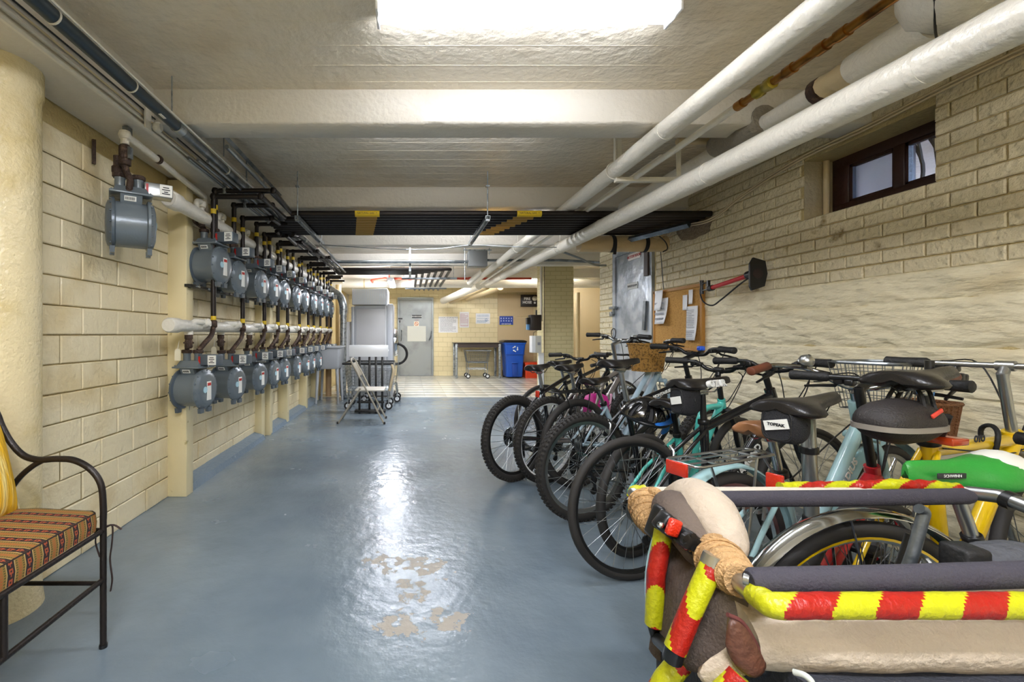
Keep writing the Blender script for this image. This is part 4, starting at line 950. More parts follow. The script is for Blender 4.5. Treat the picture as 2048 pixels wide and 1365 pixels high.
# utility sink
t = thing('utility_sink', 'grey utility sink on legs at the end of the meter wall', 'sink', (-1.38, 7.72, 0))
MB().loft([rrect(.36, .5, .04, .58), rrect(.40, .54, .04, .62), rrect(.44, .58, .04, .93), rrect(.47, .62, .04, .935), rrect(.47, .62, .04, .96)]).build('basin', m_gry, t)
for x in (-.16, .16):
    for y in (-.2, .2): MB().tube([(x, y, .6), (x*1.15, y*1.15, 0)], [.03, .018], 8).build('leg', m_gry, t)
# big wire laundry cart in front of the stack
t = thing('laundry_cart', 'large wire laundry cart with a black rim by the washer stack', 'cart', (-.64, 7.15, 0))
k = MB(); wire_basket(k, -.36, .36, -.3, .3, .32, .7, .045, .0028, .05); k.build('basket', m_galv, t, kind='stuff')
MB().tube([(-.38, -.32, .71), (.38, -.32, .71), (.38, .32, .71), (-.38, .32, .71)], .017, 8, closed=True).build('rim', m_rubber, t)
MB().tube([(-.31, -.26, .3), (.31, -.26, .3), (.31, .26, .3), (-.31, .26, .3)], .014, 8, closed=True).build('frame', m_galv, t)
for x in (-.29, .29):
    for y in (-.24, .24): MB().tube([(x, y, .3), (x*1.08, y, .13)], .012, 8).build('leg', m_galv, t); caster(t, x*1.08, y, .06)
MB().tube([(-.3, -.24, .16), (.3, -.24, .16)], .009, 6).build('stretcher', m_galv, t)
MB().tube(curve3([(.36, -.32, .7), (.39, -.33, .6), (.36, -.34, .45), (.33, -.34, .3)], 4), .022, 8).build('folded_cover', mat('beige cloth', 'b9a888', .8), t)
t = thing('laundry_cart', 'second wire cart nested behind the large black rimmed one', 'cart', (-.5, 7.85, 0))
k = MB(); wire_basket(k, -.3, .3, -.2, .2, .3, .68, .05, .0028, .05); k.build('basket', m_galv, t, kind='stuff')
for x in (-.26, .26):
    for y in (-.18, .18): MB().tube([(x, y, .3), (x*1.08, y, .13)], .012, 8).build('leg', m_galv, t); caster(t, x*1.08, y, .06)
# white panel on a black luggage-style frame standing in front of the cart
t = thing('folding_table', 'narrow white topped table on black legs behind the folding chair', 'table', (-.6, 6.6, 0))
MB().box((0, 0, .92), (.57, .17, .02), rot=R3('X', 0), ch=.003).build('top', m_wht, t)
MB().box((0, -.085, .915), (.57, .012, .17), ch=.003).build('front_flap', m_wht, t)
for x in (-.14, -.0, .1, .19): MB().box((x, .0 if x in (-.14, .1) else .06, .45), (.032, .02, .9), ch=.002).build('leg', m_plast, t)
MB().box((.02, 0, .035), (.45, .16, .03), ch=.003).build('base_bar', m_plast, t); MB().box((.02, .02, .16), (.4, .02, .03)).build('base_bar', m_plast, t)
# folding chair
t = thing('folding_chair', 'beige grey metal folding chair standing open in front of the carts', 'chair', (-.62, 5.98, 0))
for y in (-.2, .2):
    MB().tube([(.29, y, 0), (-.13, y, .80)], .012, 8).build('frame_tube', m_chair, t)
    MB().tube([(-.31, y*.9, 0), (-.02, y*.9, .46)], .012, 8).build('rear_leg', m_chair, t)
MB().tube(curve3([(-.13, -.2, .8), (-.15, -.1, .83), (-.15, .1, .83), (-.13, .2, .8)], 5), .012, 8).build('top_rail', m_chair, t)
MB().box((-.085, 0, .69), (.014, .38, .19), rot=R3('Y', -27), ch=.004).build('backrest', m_chair, t)
MB().box((.1, 0, .43), (.38, .37, .022), ch=.006).build('seat', mat('pale seat enamel', 'c2bcae', .35), t)
for x in (.06, -.22): MB().tube([((.2 if x > 0 else -.25), -.19, .17 if x > 0 else .1), ((.2 if x > 0 else -.25), .19, .17 if x > 0 else .1)], .009, 8).build('stretcher', m_chair, t)
for x, y in ((.29, -.2), (.29, .2), (-.31, -.18), (-.31, .18)): MB().lathe([(.015, 0), (.015, .03)], (x, y, 0), (0, 0, 1), 10).build('foot_cap', m_rubber, t)
# ================================================================== things on the right wall
t = thing('cork_board', 'cork notice board with a wooden frame on the right wall', 'notice board', (XR-.008, 4.35, 1.3))
MB().box((-.01, 0, 0), (.02, .77, .58)).build('cork', mat('cork', 'c1924a', .8, bump=(200, .4), var=('ab7c3a', 90, .5, .6)), t)
for c, d in (((-.015, 0, .29), (.03, .79, .03)), ((-.015, 0, -.29), (.03, .79, .03)), ((-.015, -.385, 0), (.03, .03, .6)), ((-.015, .385, 0), (.03, .03, .6))):
    MB().box(c, d, ch=.003).build('frame_strip', mat('oak strip', 'a9762f', .5), t)
def sheet(label, y0, y1, z0, z1, rows, curl=.02, m=m_paper, ink=m_grayink, off=0., name='paper_sheet'):
    """paper pinned to the cork board; y0 is its far (left) edge"""
    t = thing(name, label, 'paper', (XR-.04-off, (y0+y1)/2, (z0+z1)/2)); n = 6; w = y0-y1; h = z1-z0
    vs = []; fs = []
    for j in range(n+1):
        for i in range(n+1):
            u, v = i/n, j/n; vs.append((-curl*((1-v)**2)*(.5+u)-.003, w*(.5-u), h*(v-.5)))
    for j in range(n):
        for i in range(n): a = j*(n+1)+i; fs.append((a, a+1, a+n+2, a+n+1))
    o = MB().add(vs, fs, 0, True).build('sheet', m, t)
    md = o.modifiers.new('t', 'SOLIDIFY'); md.thickness = .002
    if rows: lines('print', ink, t, basis((0, -1, 0), (0, 0, 1), (-curl*.8-.006, 0, 0)), w*.75, h*.8, rows, rows)
    return t
sheet('crumpled stack of white papers pinned at the left of the cork board', 4.68, 4.46, 1.26, 1.52, 4, .03)
sheet('white sheet folded over the top left edge of the cork board', 4.66, 4.52, 1.4, 1.60, 0, .02, off=.02)
sheet('long printed white sheet curling off the right side of the cork board', 4.16, 4.0, 1.10, 1.41, 16, .02)
sheet('small white card at the upper right of the cork board', 4.13, 4.07, 1.43, 1.56, 0, .004)
sheet('bookmark shaped card left of the small white one', 4.22, 4.15, 1.38, 1.52, 0, .004, ink=mat('blue print', '6f8fb0', .7))
# floor pump hung on the wall
t = thing('floor_pump', 'red bicycle floor pump hung sideways on the right wall', 'pump', (2.47, 3.52, 1.55))
ax = Vector((0, -.30, .03)); a0 = Vector((0, .16, -.015)); a1 = Vector((0, -.26, .035))
MB().tube([a0, a1], .017, 14).build('barrel', mat('red pump enamel', 'c02427', .3), t)
MB().tube([a1-Vector((0, -.03, .0)), a1+Vector((0, -.05, .005))], [.03, .034], 16).build('barrel_base', m_plast, t)
MB().tube([a0+Vector((0, -.01, 0)), a0+Vector((0, .035, -.004))], .024, 14).build('cap', m_plast, t)
MB().tube([a0, a0+Vector((0, .13, -.012))], .005, 8).build('rod', m_steel, t)
MB().tube([a0+Vector((0.0, .13, .075)), a0+Vector((0, .13, .02)), a0+Vector((0, .13, -.04))], [.016, .012, .017], 12).build('grip', m_plast, t)
MB().prism([a1+Vector(p) for p in ((-.055, -.05, .07), (-.03, -.05, .115), (.055, -.05, .09), (.07, -.05, .0), (.05, -.05, -.09), (-.04, -.05, -.12), (-.055, -.05, -.09))], (0, -.014, 0)).build('foot_plate', m_plast, t)
MB().lathe([(.03, 0), (.036, .01), (.036, .016)], a1+Vector((0, -.05, 0)), (0, -1, 0), 16).build('foot_hub', mat('dark brown plastic', '2a1d1c', .4), t)
MB().tube(curve3([a1+Vector((-.01, 0, -.02)), a1+Vector((-.01, .1, -.06)), Vector((0, .05, -.12)), Vector((0, .16, -.16)), Vector((0, .27, -.12)), Vector((0, .31, -.03)), Vector((0, .27, .03)), Vector((0, .19, .03))], 8), .006, 8).build('hose', m_rubber, t)
MB().box(a0+Vector((0, .045, .04)), (.02, .02, .05)).build('valve_head', m_plast, t)
# ================================================================== bicycles
def wheel(name, parent, cx, r, tw, knob=False, rim=m_plast, hubm=m_plast, rimw=.012, disc=0, nsp=32, line=None, deep=False):
    """a wheel in the local XZ plane, centre (cx, 0, r)"""
    c = Vector((cx, 0, r)); tr = tw/2
    k = MB(); k.ring(c, (0, 1, 0), r-tr, tr, 56, 10, flat=1)
    if knob:
        n = 70
        for i in range(n):
            a = 2*PI*i/n
            for s_, off in ((-1, 0), (1, PI/n)):
                p = c+Vector((math.sin(a+off)*(r-.002), 0, math.cos(a+off)*(r-.002)))
                R_ = Matrix.Rotation(a+off, 3, 'Y'); k.box(p+Vector((0, s_*tr*.38, -0.0)), (.013, tr*.55, .008), rot=R_)
                p2 = c+Vector((math.sin(a)*(r-tr*.42), s_*tr*.86, math.cos(a)*(r-tr*.42)))
                k.box(p2, (.012, .008, .012), rot=Matrix.Rotation(a, 3, 'Y'))
    t = k.build(name, m_tire, parent)
    rr = r-tw*.92; pr = [(rr-.022 if deep else rr-.012, -.007), (rr, -rimw), (rr+.006, -rimw), (rr+.006, rimw), (rr, rimw), (rr-.022 if deep else rr-.012, .007)]
    k = MB(); k.lathe(pr+[pr[0]], c, (0, 1, 0), 56, close=False); k.build('rim', rim, t)
    if line: MB().lathe([(rr-.004, -rimw-.0012), (rr+.006, -rimw-.0012)], c, (0, 1, 0), 56, close=False).build('rim_stripe', line, t)
    k = MB(); k.lathe([(.006, -.055), (.012, -.05), (.012, -.035), (.028, -.033), (.028, -.029), (.014, -.026), (.014, .026), (.028, .029), (.028, .033), (.012, .035), (.012, .05), (.006, .055)], c, (0, 1, 0), 14); k.build('hub', hubm, t)
    k = MB(); rin = rr-.014
    for i in range(nsp):
        a = 2*PI*i/nsp; s_ = -1 if i % 2 else 1; b = a+s_*(.9 if (i//2) % 2 else -.9)
        p0 = c+Vector((.027*math.sin(b), s_*.031, .027*math.cos(b))); p1 = c+Vector((rin*math.sin(a), 0, rin*math.cos(a)))
        k.tube([p0, p1], .0013, 4, cap=False)
    k.build('spokes', m_steel, t, kind='stuff')
    if disc: MB().lathe([(.05, .038), (disc, .038), (disc, .041), (.05, .041)], c, (0, 1, 0), 30).build('brake_disc', m_chrome, t)
    return t
def saddle(parent, x, z, L_=.27, w=.15, m=m_vinyl, tilt=2, name='saddle', th=.05, flip=False):
    """nose towards +x; the point (x,z) is the clamp"""
    prof = [(-.5, .62, .55), (-.47, .86, .8), (-.38, 1.0, 1.), (-.25, .96, 1.), (-.12, .72, .95), (.02, .42, .8), (.18, .28, .7), (.34, .25, .65), (.46, .21, .55), (.5, .12, .3)]
    rings = []; n = 16
    for (u, ww, hh) in prof:
        ring = []
        zc = .012*math.cos(u*6.0)*0+.012*(abs(u+.1)**1.3)*2
        for i in range(n):
            a = 2*PI*i/n; cy = math.cos(a); cz = math.sin(a)
            yy = cy*ww*w/2; zz = zc+(cz*th*.42*hh if cz > 0 else cz*th*.75*hh*(1 if abs(cy) > .3 else .45))-(.35*th*abs(cy)**3)
            ring.append(Vector((u*L_, yy, zz)))
        rings.append(ring)
    R_ = Matrix.Rotation(math.radians(-tilt), 3, 'Y'); o = Vector((x, 0, z+.055))
    f = -1 if flip else 1
    k = MB(); k.loft([[o+R_@Vector((p.x*f, p.y*f, p.z)) for p in r] for r in rings])
    s_ = k.build(name, m, parent)
    for y in (-.022, .022):
        MB().tube([o+R_@Vector(p) for p in ((-.4*L_*f, y*1.6, -.01), (-.25*L_*f, y, -.045), (.15*L_*f, y, -.047), (.36*L_*f, y*.5, -.01))], .0035, 6).build('rail', m_chrome, s_)
    return s_
def grip_bar(parent, bx, bz, w=.6, rise=.04, sweep=.06, barm=m_plast, gripm=m_rubber, levers=True, style='riser', cables=True, R=.011, ends=None, stem_from=None, lev_m=m_plast):
    """handlebar across local y"""
    h = w/2
    if style == 'riser': P = [(bx-sweep, -h, bz+rise), (bx-sweep*.35, -h*.45, bz+rise), (bx, -h*.2, bz), (bx, h*.2, bz), (bx-sweep*.35, h*.45, bz+rise), (bx-sweep, h, bz+rise)]
    elif style == 'cruiser': P = [(bx-.2, -h, bz+.05), (bx-.06, -h*.95, bz+.075), (bx+.03, -h*.6, bz+.06), (bx, -h*.15, bz), (bx, h*.15, bz), (bx+.03, h*.6, bz+.06), (bx-.06, h*.95, bz+.075), (bx-.2, h, bz+.05)]
    elif style == 'drop': P = [(bx-.02, -h, bz-.14), (bx+.07, -h, bz-.12), (bx+.09, -h, bz-.04), (bx+.04, -h, bz), (bx, -h*.8, bz), (bx, 0, bz), (bx, h*.8, bz), (bx+.04, h, bz), (bx+.09, h, bz-.04), (bx+.07, h, bz-.12), (bx-.02, h, bz-.14)]
    else: P = [(bx-.02, -h, bz), (bx, -.1, bz), (bx, .1, bz), (bx-.02, h, bz)]
    C_ = curve3(P, 5); bar = MB().tube(C_, R, 10).build('handlebar', barm, parent)
    for s_ in (0, -1):
        e = Vector(P[s_]); q = Vector(C_[3 if s_ == 0 else -4]) if style in ('riser', 'flat') else Vector(C_[4 if s_ == 0 else -5])
        d = (q-e).normalized()
        pts = [e+d*(-.004), e, e+d*.05, e+d*.115, e+d*.125]
        MB().tube(pts, [.015, .0205, .0185, .02, .013], 12).build('grip', gripm, bar)
        if levers and style != 'drop':
            f = Vector((.6, 0, -.8)) if style != 'cruiser' else Vector((.2, 0, -1))
            c0 = e+d*.15; k = MB(); k.box(c0+f*.012, (.03, .03, .035), ch=.005)
            k.tube([c0+f*.02, c0+f*.045-d*.02, c0+f*.05-d*.07, c0+f*.058-d*.12], [.006, .007, .006, .005], 8); k.build('brake_lever', lev_m, bar)
            k = MB().box(c0+d*.035+Vector((0, 0, -.018)), (.035, .03, .025), ch=.006).build('shifter', m_plast, bar)
    return bar, P
def cable(parent, pts, r=.0028): return MB().tube(curve3(pts, 5), r, 5, cap=False).build('cable', m_rubber, parent)
def bike(label, X, Y, th, lean=0, r=.335, wb=1.04, tw=.05, knob=False, rim=m_plast, fm=m_frameb, fm2=None, tr=.017, kind='diamond', sx=.27, sz=.9, sm=m_vinyl, sl=.27, sw=.15, stilt=2,
         postm=m_alu, bx=.86, bz=1.0, bw=.6, bar='riser', barm=m_plast, gripm=m_rubber, stemm=m_plast, forkm=None, fender=None, rack=None, disc=0, chainm=m_plast, crank=m_alu, kick=True, rr_=None,
         susp=False, cog=True, line=None, hubm=m_plast, deep=False, htop=None, frame_z=None, cables=True, brake=True, steer=0, postr=.0145, lever=True, sflip=False, sth=.05):
    t = thing('bicycle', label, 'bicycle', (X, Y, 0), math.radians(th), 'bicycles parked along the right wall', rx=math.radians(lean))
    rf = rr_ or r
    bb = Vector((.425, 0, max(.26, r-.06))); Rr = Vector((0, 0, r)); F = Vector((wb, 0, rf))
    clamp = Vector((sx, 0, sz)); ax = (clamp-bb).normalized()
    stz = frame_z or min(sz-.13, .72); st = bb+ax*((stz-bb.z)/ax.z)
    hd = Vector((-.31, 0, .95)).normalized(); F0 = F-Vector((.045, 0, 0))
    hb = F0+hd*((rf+.085-0+ (.06 if susp else .02))/hd.z*1.0-0) if False else Vector((wb-.045-.31*(rf+.09-0)/.95*.98, 0, rf+rf+.08+(.05 if susp else 0)))
    hlen = .12 if kind != 'mixte' else .2
    ht = hb+hd*(hlen if htop is None else htop)
    fmt = fm2 or fm
    fr = MB().tube([bb, hb+hd*.03], tr*1.15, 14).build('frame', fm, t)
    def ft(a, b, rad, nm='frame_tube', m=None, pts=None): return MB().tube(pts or [a, b], rad, 12).build(nm, m or fm, fr)
    ft(bb, st, tr, 'seat_tube')
    ft(hb-hd*.015, ht+hd*.01, tr*1.2, 'head_tube')
    if kind == 'diamond': ft(st-ax*.03, ht-hd*.025, tr, 'top_tube', fmt)
    elif kind == 'double': ft(st-ax*.03, ht-hd*.02, tr*1.2, 'top_tube', fmt); ft(bb+ax*.22, hb+hd*.02+Vector((-.02, 0, .01)), tr, 'lower_tube', fmt)
    elif kind == 'step': ft(0, 0, tr, 'top_tube', None, curve3([bb+ax*.17, bb+ax*.17+Vector((.12, 0, .02)), hb+Vector((-.22, 0, -.02)), ht-hd*.03], 5))
    elif kind == 'mono': ft(bb+ax*.1, hb+hd*.06, tr*1.6, 'main_tube')
    elif kind == 'mixte': ft(bb+ax*.12, ht-hd*.03, tr, 'top_tube')
    MB().lathe([(.02, -.037), (.024, -.034), (.024, .034), (.02, .037)], bb, (0, 1, 0), 16).build('bottom_bracket', fm, fr)
    for y in (-1, 1):
        ft(0, 0, .009, 'seat_stay', None, [st-ax*.03+Vector((0, y*.018, 0)), (st-ax*.03)*.35+Rr*.65+Vector((0, y*.05, .02)), Rr+Vector((0, y*.06, 0))])
        ft(0, 0, .0105, 'chain_stay', None, [bb+Vector((-.02, y*.025, 0)), Vector((.22, y*.045, (bb.z+r)/2)), Rr+Vector((0, y*.06, 0))])
    MB().tube([st-ax*.04, clamp], postr, 12).build('seat_post', postm, t)
    MB().lathe([(tr*1.2, -.012), (tr*1.3, -.01), (tr*1.3, .01), (tr*1.2, .012)], st, ax, 14).build('seat_clamp', m_plast, t)
    MB().box(clamp+Vector((0, 0, .008)), (.05, .03, .03), ch=.006).build('saddle_clamp', m_alu, t)
    saddle(t, sx, sz, sl, sw, sm, stilt, th=sth, flip=sflip)
    # fork
    fk = forkm or fm
    k = MB(); cr = hb-hd*.025
    for y in (-1, 1):
        if susp: k.tube([cr+Vector((0, y*.055, .0)), cr+Vector((0, y*.06, 0))-hd*.16], .014, 12); k.tube([cr+Vector((0, y*.06, 0))-hd*.14, F+Vector((-.01, y*.06, 0))], .019, 12)
        else: k.tube(curve3([cr+Vector((0, y*.02, .0)), cr+Vector((.0, y*.05, 0))-hd*.07, (cr+F0)*.5+Vector((0, y*.055, 0)), F+Vector((0, y*.055, 0))], 4), [.013]*9+[.011]*(len(curve3([0*cr, cr, cr, cr], 4))-9), 10)
    k.box(cr, (.045, .12, .03), ch=.008); k.build('fork', fk, t)
    rw = wheel('rear_wheel', t, 0, r, tw, knob, rim, hubm, disc=disc, line=line, deep=deep)
    fwh = wheel('front_wheel', t, wb, rf, tw, knob, rim, hubm, disc=disc, line=line, deep=deep)
    # drivetrain on the right side (y<0)
    cy = -.055
    k = MB(); k.lathe([(.07, -.002), (.093, -.002), (.093, .002), (.07, .002)], bb+Vector((0, cy, 0)), (0, 1, 0), 36)
    for i in range(5):
        a = 2*PI*i/5; k.tube([bb+Vector((0, cy, 0)), bb+Vector((.075*math.cos(a), cy, .075*math.sin(a)))], .007, 6)
    ch_ = k.build('chainring', chainm, t)
    for s_, a in ((-1, .5), (1, .5+PI)):
        p = bb+Vector((0, s_*.075, 0)); q = p+Vector((.17*math.cos(a), 0, .17*math.sin(a)))
        c = MB().tube([p, q], [.013, .010], 8).build('crank', crank, t)
        MB().box(q+Vector((0, s_*.06, 0)), (.09, .075, .022), ch=.006).build('pedal', m_plast, c)
    k = MB(); n = 24; loop = []
    for i in range(13): a = PI/2-PI*i/12; loop.append(bb+Vector((.093*math.cos(a), cy, .093*math.sin(a))))
    for i in range(13): a = -PI/2-PI*i/12; loop.append(Rr+Vector((.042*math.cos(a), cy, .042*math.sin(a))))
    k.tube(loop, .0042, 6, closed=True); k.build('chain', m_dsteel, t)
    if cog:
        k = MB(); rad = .058
        for i in range(6): k.lathe([(rad*.4, -.0012), (rad, -.0012), (rad, .0012), (rad*.4, .0012)], Rr+Vector((0, -.03-.0048*i, 0)), (0, 1, 0), 26); rad -= .0065
        k.build('cassette', m_steel, t)
        k = MB(); k.tube([Rr+Vector((.0, -.065, -.01)), Rr+Vector((.02, -.07, -.06)), Rr+Vector((.035, -.062, -.13))], [.008, .01, .008], 8)
        for z in (-.065, -.13): k.lathe([(.0, -.004), (.022, -.004), (.022, .004), (0, .004)], Rr+Vector((.025, -.06, z)), (0, 1, 0), 12)
        k.build('derailleur', m_plast, t)
    # stem and handlebar
    B = Vector((bx, 0, bz)); 
    sp = ht+hd*max(.02, (bz-.02-ht.z)/hd.z*.98)
    k = MB(); k.tube([ht, sp], .0145, 12); k.tube([sp-hd*.01, B], .015, 12); k.tube([B+Vector((0, -.022, 0)), B+Vector((0, .022, 0))], .018, 12); k.build('stem', stemm, t)
    hb_, P = grip_bar(t, bx, bz, bw, barm=barm, gripm=gripm, style=bar, levers=lever)
    if cables:
        for j, s_ in enumerate((0, -1)):
            e = Vector(P[s_]); m_ = Vector((bx+.1, e.y*.35, bz-.02)); cable(t, [Vector((bx-.01, e.y*.5, bz+.01)), m_+Vector((.03, 0, .05-.03*j)), Vector((bx+.09, e.y*.1, bz-.16)), hb+Vector((.03, 0, .02))])
        cable(t, [Vector((bx+.01, -.1, bz)), Vector((bx+.14, -.06, bz-.05)), Vector((bx+.08, -.03, bz-.2)), ht+Vector((-.03, -.02, -.06)), st+Vector((.03, -.02, -.02))])
    if brake:
        for c0 in (st*.42+Rr*.58+Vector((.03, 0, .06)), cr-hd*.05+Vector((.03, 0, 0))):
            k = MB(); 
            for y in (-1, 1): k.tube([c0+Vector((0, y*.03, -.03)), c0+Vector((0, y*.035, .04)), c0+Vector((0, y*.012, .06))], .006, 6); k.box(c0+Vector((-.0, y*.022, .0)), (.05, .01, .012))
            k.build('brake', m_alu, t)
    if kick: MB().tube([bb+Vector((-.06, .04, -.02)), bb+Vector((-.16, .17, -bb.z+.03))], [.009, .007], 8).build('kickstand', m_alu, t)
    if fender:
        fmm, a0, a1, w = fender
        for c in (Rr, F):
            k = MB(); n = 30; rings = []
            lo, hi = (a0, a1) if c is Rr else (-50, 100)
            for i in range(n+1):
                a = math.radians(lo+(hi-lo)*i/n); R0 = r+.02; d = Vector((-math.sin(a), 0, math.cos(a)))
                ring = []
                for j in range(7):
                    b = -1+2*j/6; ring.append(c+d*(R0+.012*(1-b*b))+Vector((0, b*w, 0)))
                for j in range(7):
                    b = 1-2*j/6; ring.append(c+d*(R0-.002+.012*(1-b*b))+Vector((0, b*w, 0)))
                rings.append(ring)
            k.loft(rings); f = k.build('fender', fmm, t)
            for ang in ((lo+hi)*.5+8, hi-12 if c is Rr else lo+15):
                a = math.radians(ang); e = c+Vector((-math.sin(a), 0, math.cos(a)))*(r+.02)
                for y in (-1, 1): MB().tube([c+Vector((0, y*.055, 0)), e+Vector((0, y*w, 0))], .0032, 6).build('fender_stay', m_chrome, f)
    if rack:
        z = 2*r+.055; m = rack
        k = MB().tube([(-.22, -.05, z), (-.2, -.06, z), (.18, -.05, z), (.2, 0, z), (.18, .05, z), (-.2, .06, z), (-.22, .05, z)], .005, 8, closed=True).build('rack', m, t)
        for y in (-.02, .02): MB().tube([(-.21, y, z), (.19, y, z)], .0035, 6).build('rack_rod', m, k)
        for x in (-.12, 0, .1): MB().tube([(x, -.055, z), (x, .055, z)], .0035, 6).build('rack_rod', m, k)
        for y in (-1, 1):
            MB().tube([(-.16, y*.058, z), (0, y*.066, r+.02)], .0045, 6).build('rack_leg', m, k); MB().tube([(.08, y*.055, z), (0, y*.066, r+.02)], .0045, 6).build('rack_leg', m, k)
        MB().tube([(.19, 0, z), st-ax*.06], .0045, 6).build('rack_stay', m, k)
    return dict(t=t, bb=bb, st=st, hb=hb, ht=ht, clamp=clamp, ax=ax, hd=hd, frame=fr, r=r)
def reflector(parent, c, w=.03, h=.05, m=m_redrefl, tk=.012): return MB().box(c, (tk, w, h), ch=.004).build('reflector', m, parent)
def tube_text(b, s, a, c, size, m, side=-1, off=.021):
    """lettering along a frame tube from a to c on the right side (y<0)"""
    d = (c-a).normalized(); up = Vector((-d.z, 0, d.x)); mid = (a+c)/2
    return text(s, size, m, b['frame'], basis(d, up, mid+Vector((0, side*off, 0))), 'decal', ext=.0008, bold=.0015)
def seat_bag(label, b, dx=-.11, dz=-.06, w=.09, h=.13, d=.12, m=m_blackfab, word=None, rot=0, patch=True, strap=True):
    """pouch hung below the rear of a saddle; a thing of its own"""
    M_ = b['t'].matrix_basis; c = M_@(b['clamp']+Vector((dx, 0, dz)))
    t = thing('saddle_bag', label, 'bag', c, b['t'].rotation_euler.z+rot, None)
    rings = []
    for i in range(9):
        u = i/8; x = -d/2+d*u; s_ = .82+.18*math.sin(u*PI)
        ring = []
        for j in range(20):
            a = 2*PI*j/20; cy, cz = math.cos(a), math.sin(a); e = .55
            ring.append(Vector((x, math.copysign(abs(cy)**e, cy)*w/2*s_, math.copysign(abs(cz)**e, cz)*h/2*s_)))
        rings.append(ring)
    MB().loft(rings).build('pouch', m, t)
    MB().tube([(-d/2-.001, math.copysign(abs(math.cos(a))**.55, math.cos(a))*w*.37, math.copysign(abs(math.sin(a))**.55, math.sin(a))*h*.37) for a in [2*PI*j/20 for j in range(20)]], .0022, 5, closed=True).build('piping', m_rubber, t)
    MB().tube([(d*.1, -w/2*1.0, 0), (d*.1, -w*.3, h/2), (d*.1, 0, h/2+.01), (d*.1, w*.3, h/2), (d*.1, w/2, 0)], .004, 6).build('strap', m_rubber, t)
    if patch:
        o = MB().box((-d/2-.004, .0, .0), (.004, w*.62, h*.24), rot=R3('X', -14)).build('label_patch', m_label, t)
        if word: text(word, .013, m_ink, o, Matrix.Translation((-d/2-.0065, 0, 0))@basis((0, -1, 0), (0, 0, 1), (0, 0, 0)), bold=.0006)
    return t
# -- far end first
b0 = bike('black bicycle furthest from the camera, curved black handlebar, by the brick pier', 1.28, 4.36, 24, 1, fm=m_frameb, sz=.82, sx=.22, bx=.86, bz=.95, bar='drop', bw=.42, tw=.035, knob=False, rim=m_alu, cables=False)
bA = bike('black mountain bicycle with thin saddle and knobbly tyres at the left end', .83, 3.54, 33, -2, tw=.056, knob=True, fm=m_frameb, sx=.31, sz=.83, sl=.26, sw=.13, bz=.93, disc=.08, rim=m_plast, deep=True)
bB = bike('grey bicycle with silver riser handlebar, white rims and a red rear reflector', 1.06, 3.50, 30, 2, tw=.052, knob=True, fm=m_grayp, rim=m_wht, kind='step', sx=.25, sz=.84, bx=.86, bz=1.1, bar='riser', barm=m_chrome, stemm=m_alu, tr=.019, susp=False)
reflector(bB['t'], (-.12, 0, .70), .035, .05)
bC = bike('light blue bicycle with tall silver stem and black rear rack', 1.26, 3.38, 22, -1, tw=.05, fm=m_lb, sx=.2, sz=.745, kind='mixte', bx=.82, bz=1.06, barm=m_alu, stemm=m_alu, rack=m_plast, tr=.021, sw=.18, sl=.24, susp=True, forkm=m_lb, htop=.16)
bD = bike('black and red folding mountain bicycle with silver rims and knobbly tyres', 1.07, 2.78, 17, 1, tw=.056, knob=True, fm=m_frameb, rim=m_alu, kind='double', sx=.27, sz=.92, sw=.16, sl=.28, disc=.08, bx=.88, bz=1.02, bw=.62, tr=.018, deep=True)
tube_text(bD, 'MONTAGUE', bD['st']-bD['ax']*.03, bD['ht']-bD['hd']*.02, .026, m_label, off=.0225)
for a, c, rad in ((bD['st']-bD['ax']*.03, bD['ht']-bD['hd']*.02, .0212), (bD['bb']+bD['ax']*.22, bD['hb']+bD['hd']*.02+Vector((-.02, 0, .01)), .0178)):
    d = c-a; MB().tube([a+d*.7, a+d*.86], rad, 14, cap=False).build('red_band', mat('red decal', 'bf2a1e', .3, coat=.5), bD['frame'])
bE = bike('teal bicycle with a curved low frame and smooth tyres', 1.18, 2.34, 29, 2, wb=.95, htop=.04, r=.32, forkm=m_plast, tw=.042, fm=m_teal, rim=m_plast, kind='step', sx=.28, sz=.73, sw=.17, sl=.24, bx=.72, bz=.94, bw=.56, tr=.017, postm=m_plast, cog=True)
bF = bike('black bicycle with white printed saddle and lettered down tube', 1.05, 2.11, 12, -2, tw=.038, fm=m_frameb, rim=m_plast, sx=.41, sz=.86, sw=.16, sl=.32, bx=.86, bz=.97, bw=.6, tr=.02, crank=m_alu, chainm=m_steel, postm=m_plast)
tube_text(bF, 'DIAMOND', bF['bb'], bF['hb'], .048, m_label, off=.024)
wd = text('OZUR', .046, m_label, bF['t'], basis((1, .24, .02), (-.07, .3, 1), (bF['clamp'].x+.03, -.052, bF['clamp'].z+.05)), 'decal', ext=.01, bold=.0015)
bG = bike('mint green cruiser bicycle with mint fender, chrome rack and brown grips', 1.10, 1.57, 22, 0, tw=.042, fm=m_mint, rim=m_alu, kind='single', sx=.26, sz=.76, sm=mat('tan leather', '9a6a45', .35), bx=.84, bz=.93, bar='cruiser', barm=m_chrome, gripm=mat('brown leather grip', '6b3b27', .5), stemm=m_chrome, fender=(m_mint, -75, 95, .026), rack=m_alu, tr=.022, postm=m_chrome, cog=False, hubm=m_chrome, crank=m_chrome)
tube_text(bG, 'RADIUS', bG['bb']+(bG['hb']-bG['bb'])*.3, bG['hb'], .046, m_label, off=.0265)
reflector(bG['t'], (-.24, 0, .71), .075, .045)
bl = thing('bicycle_bell', 'round silver bell on the mint cruiser handlebar', 'bell', bG['t'].matrix_basis@Vector((.79, .16, 1.03)))
MB().lathe([(.0, .032), (.012, .03), (.026, .018), (.03, .004), (.03, -.004), (.015, -.012)], (0, 0, 0), (0, -.6, 1), 20).build('dome', m_alu, bl)
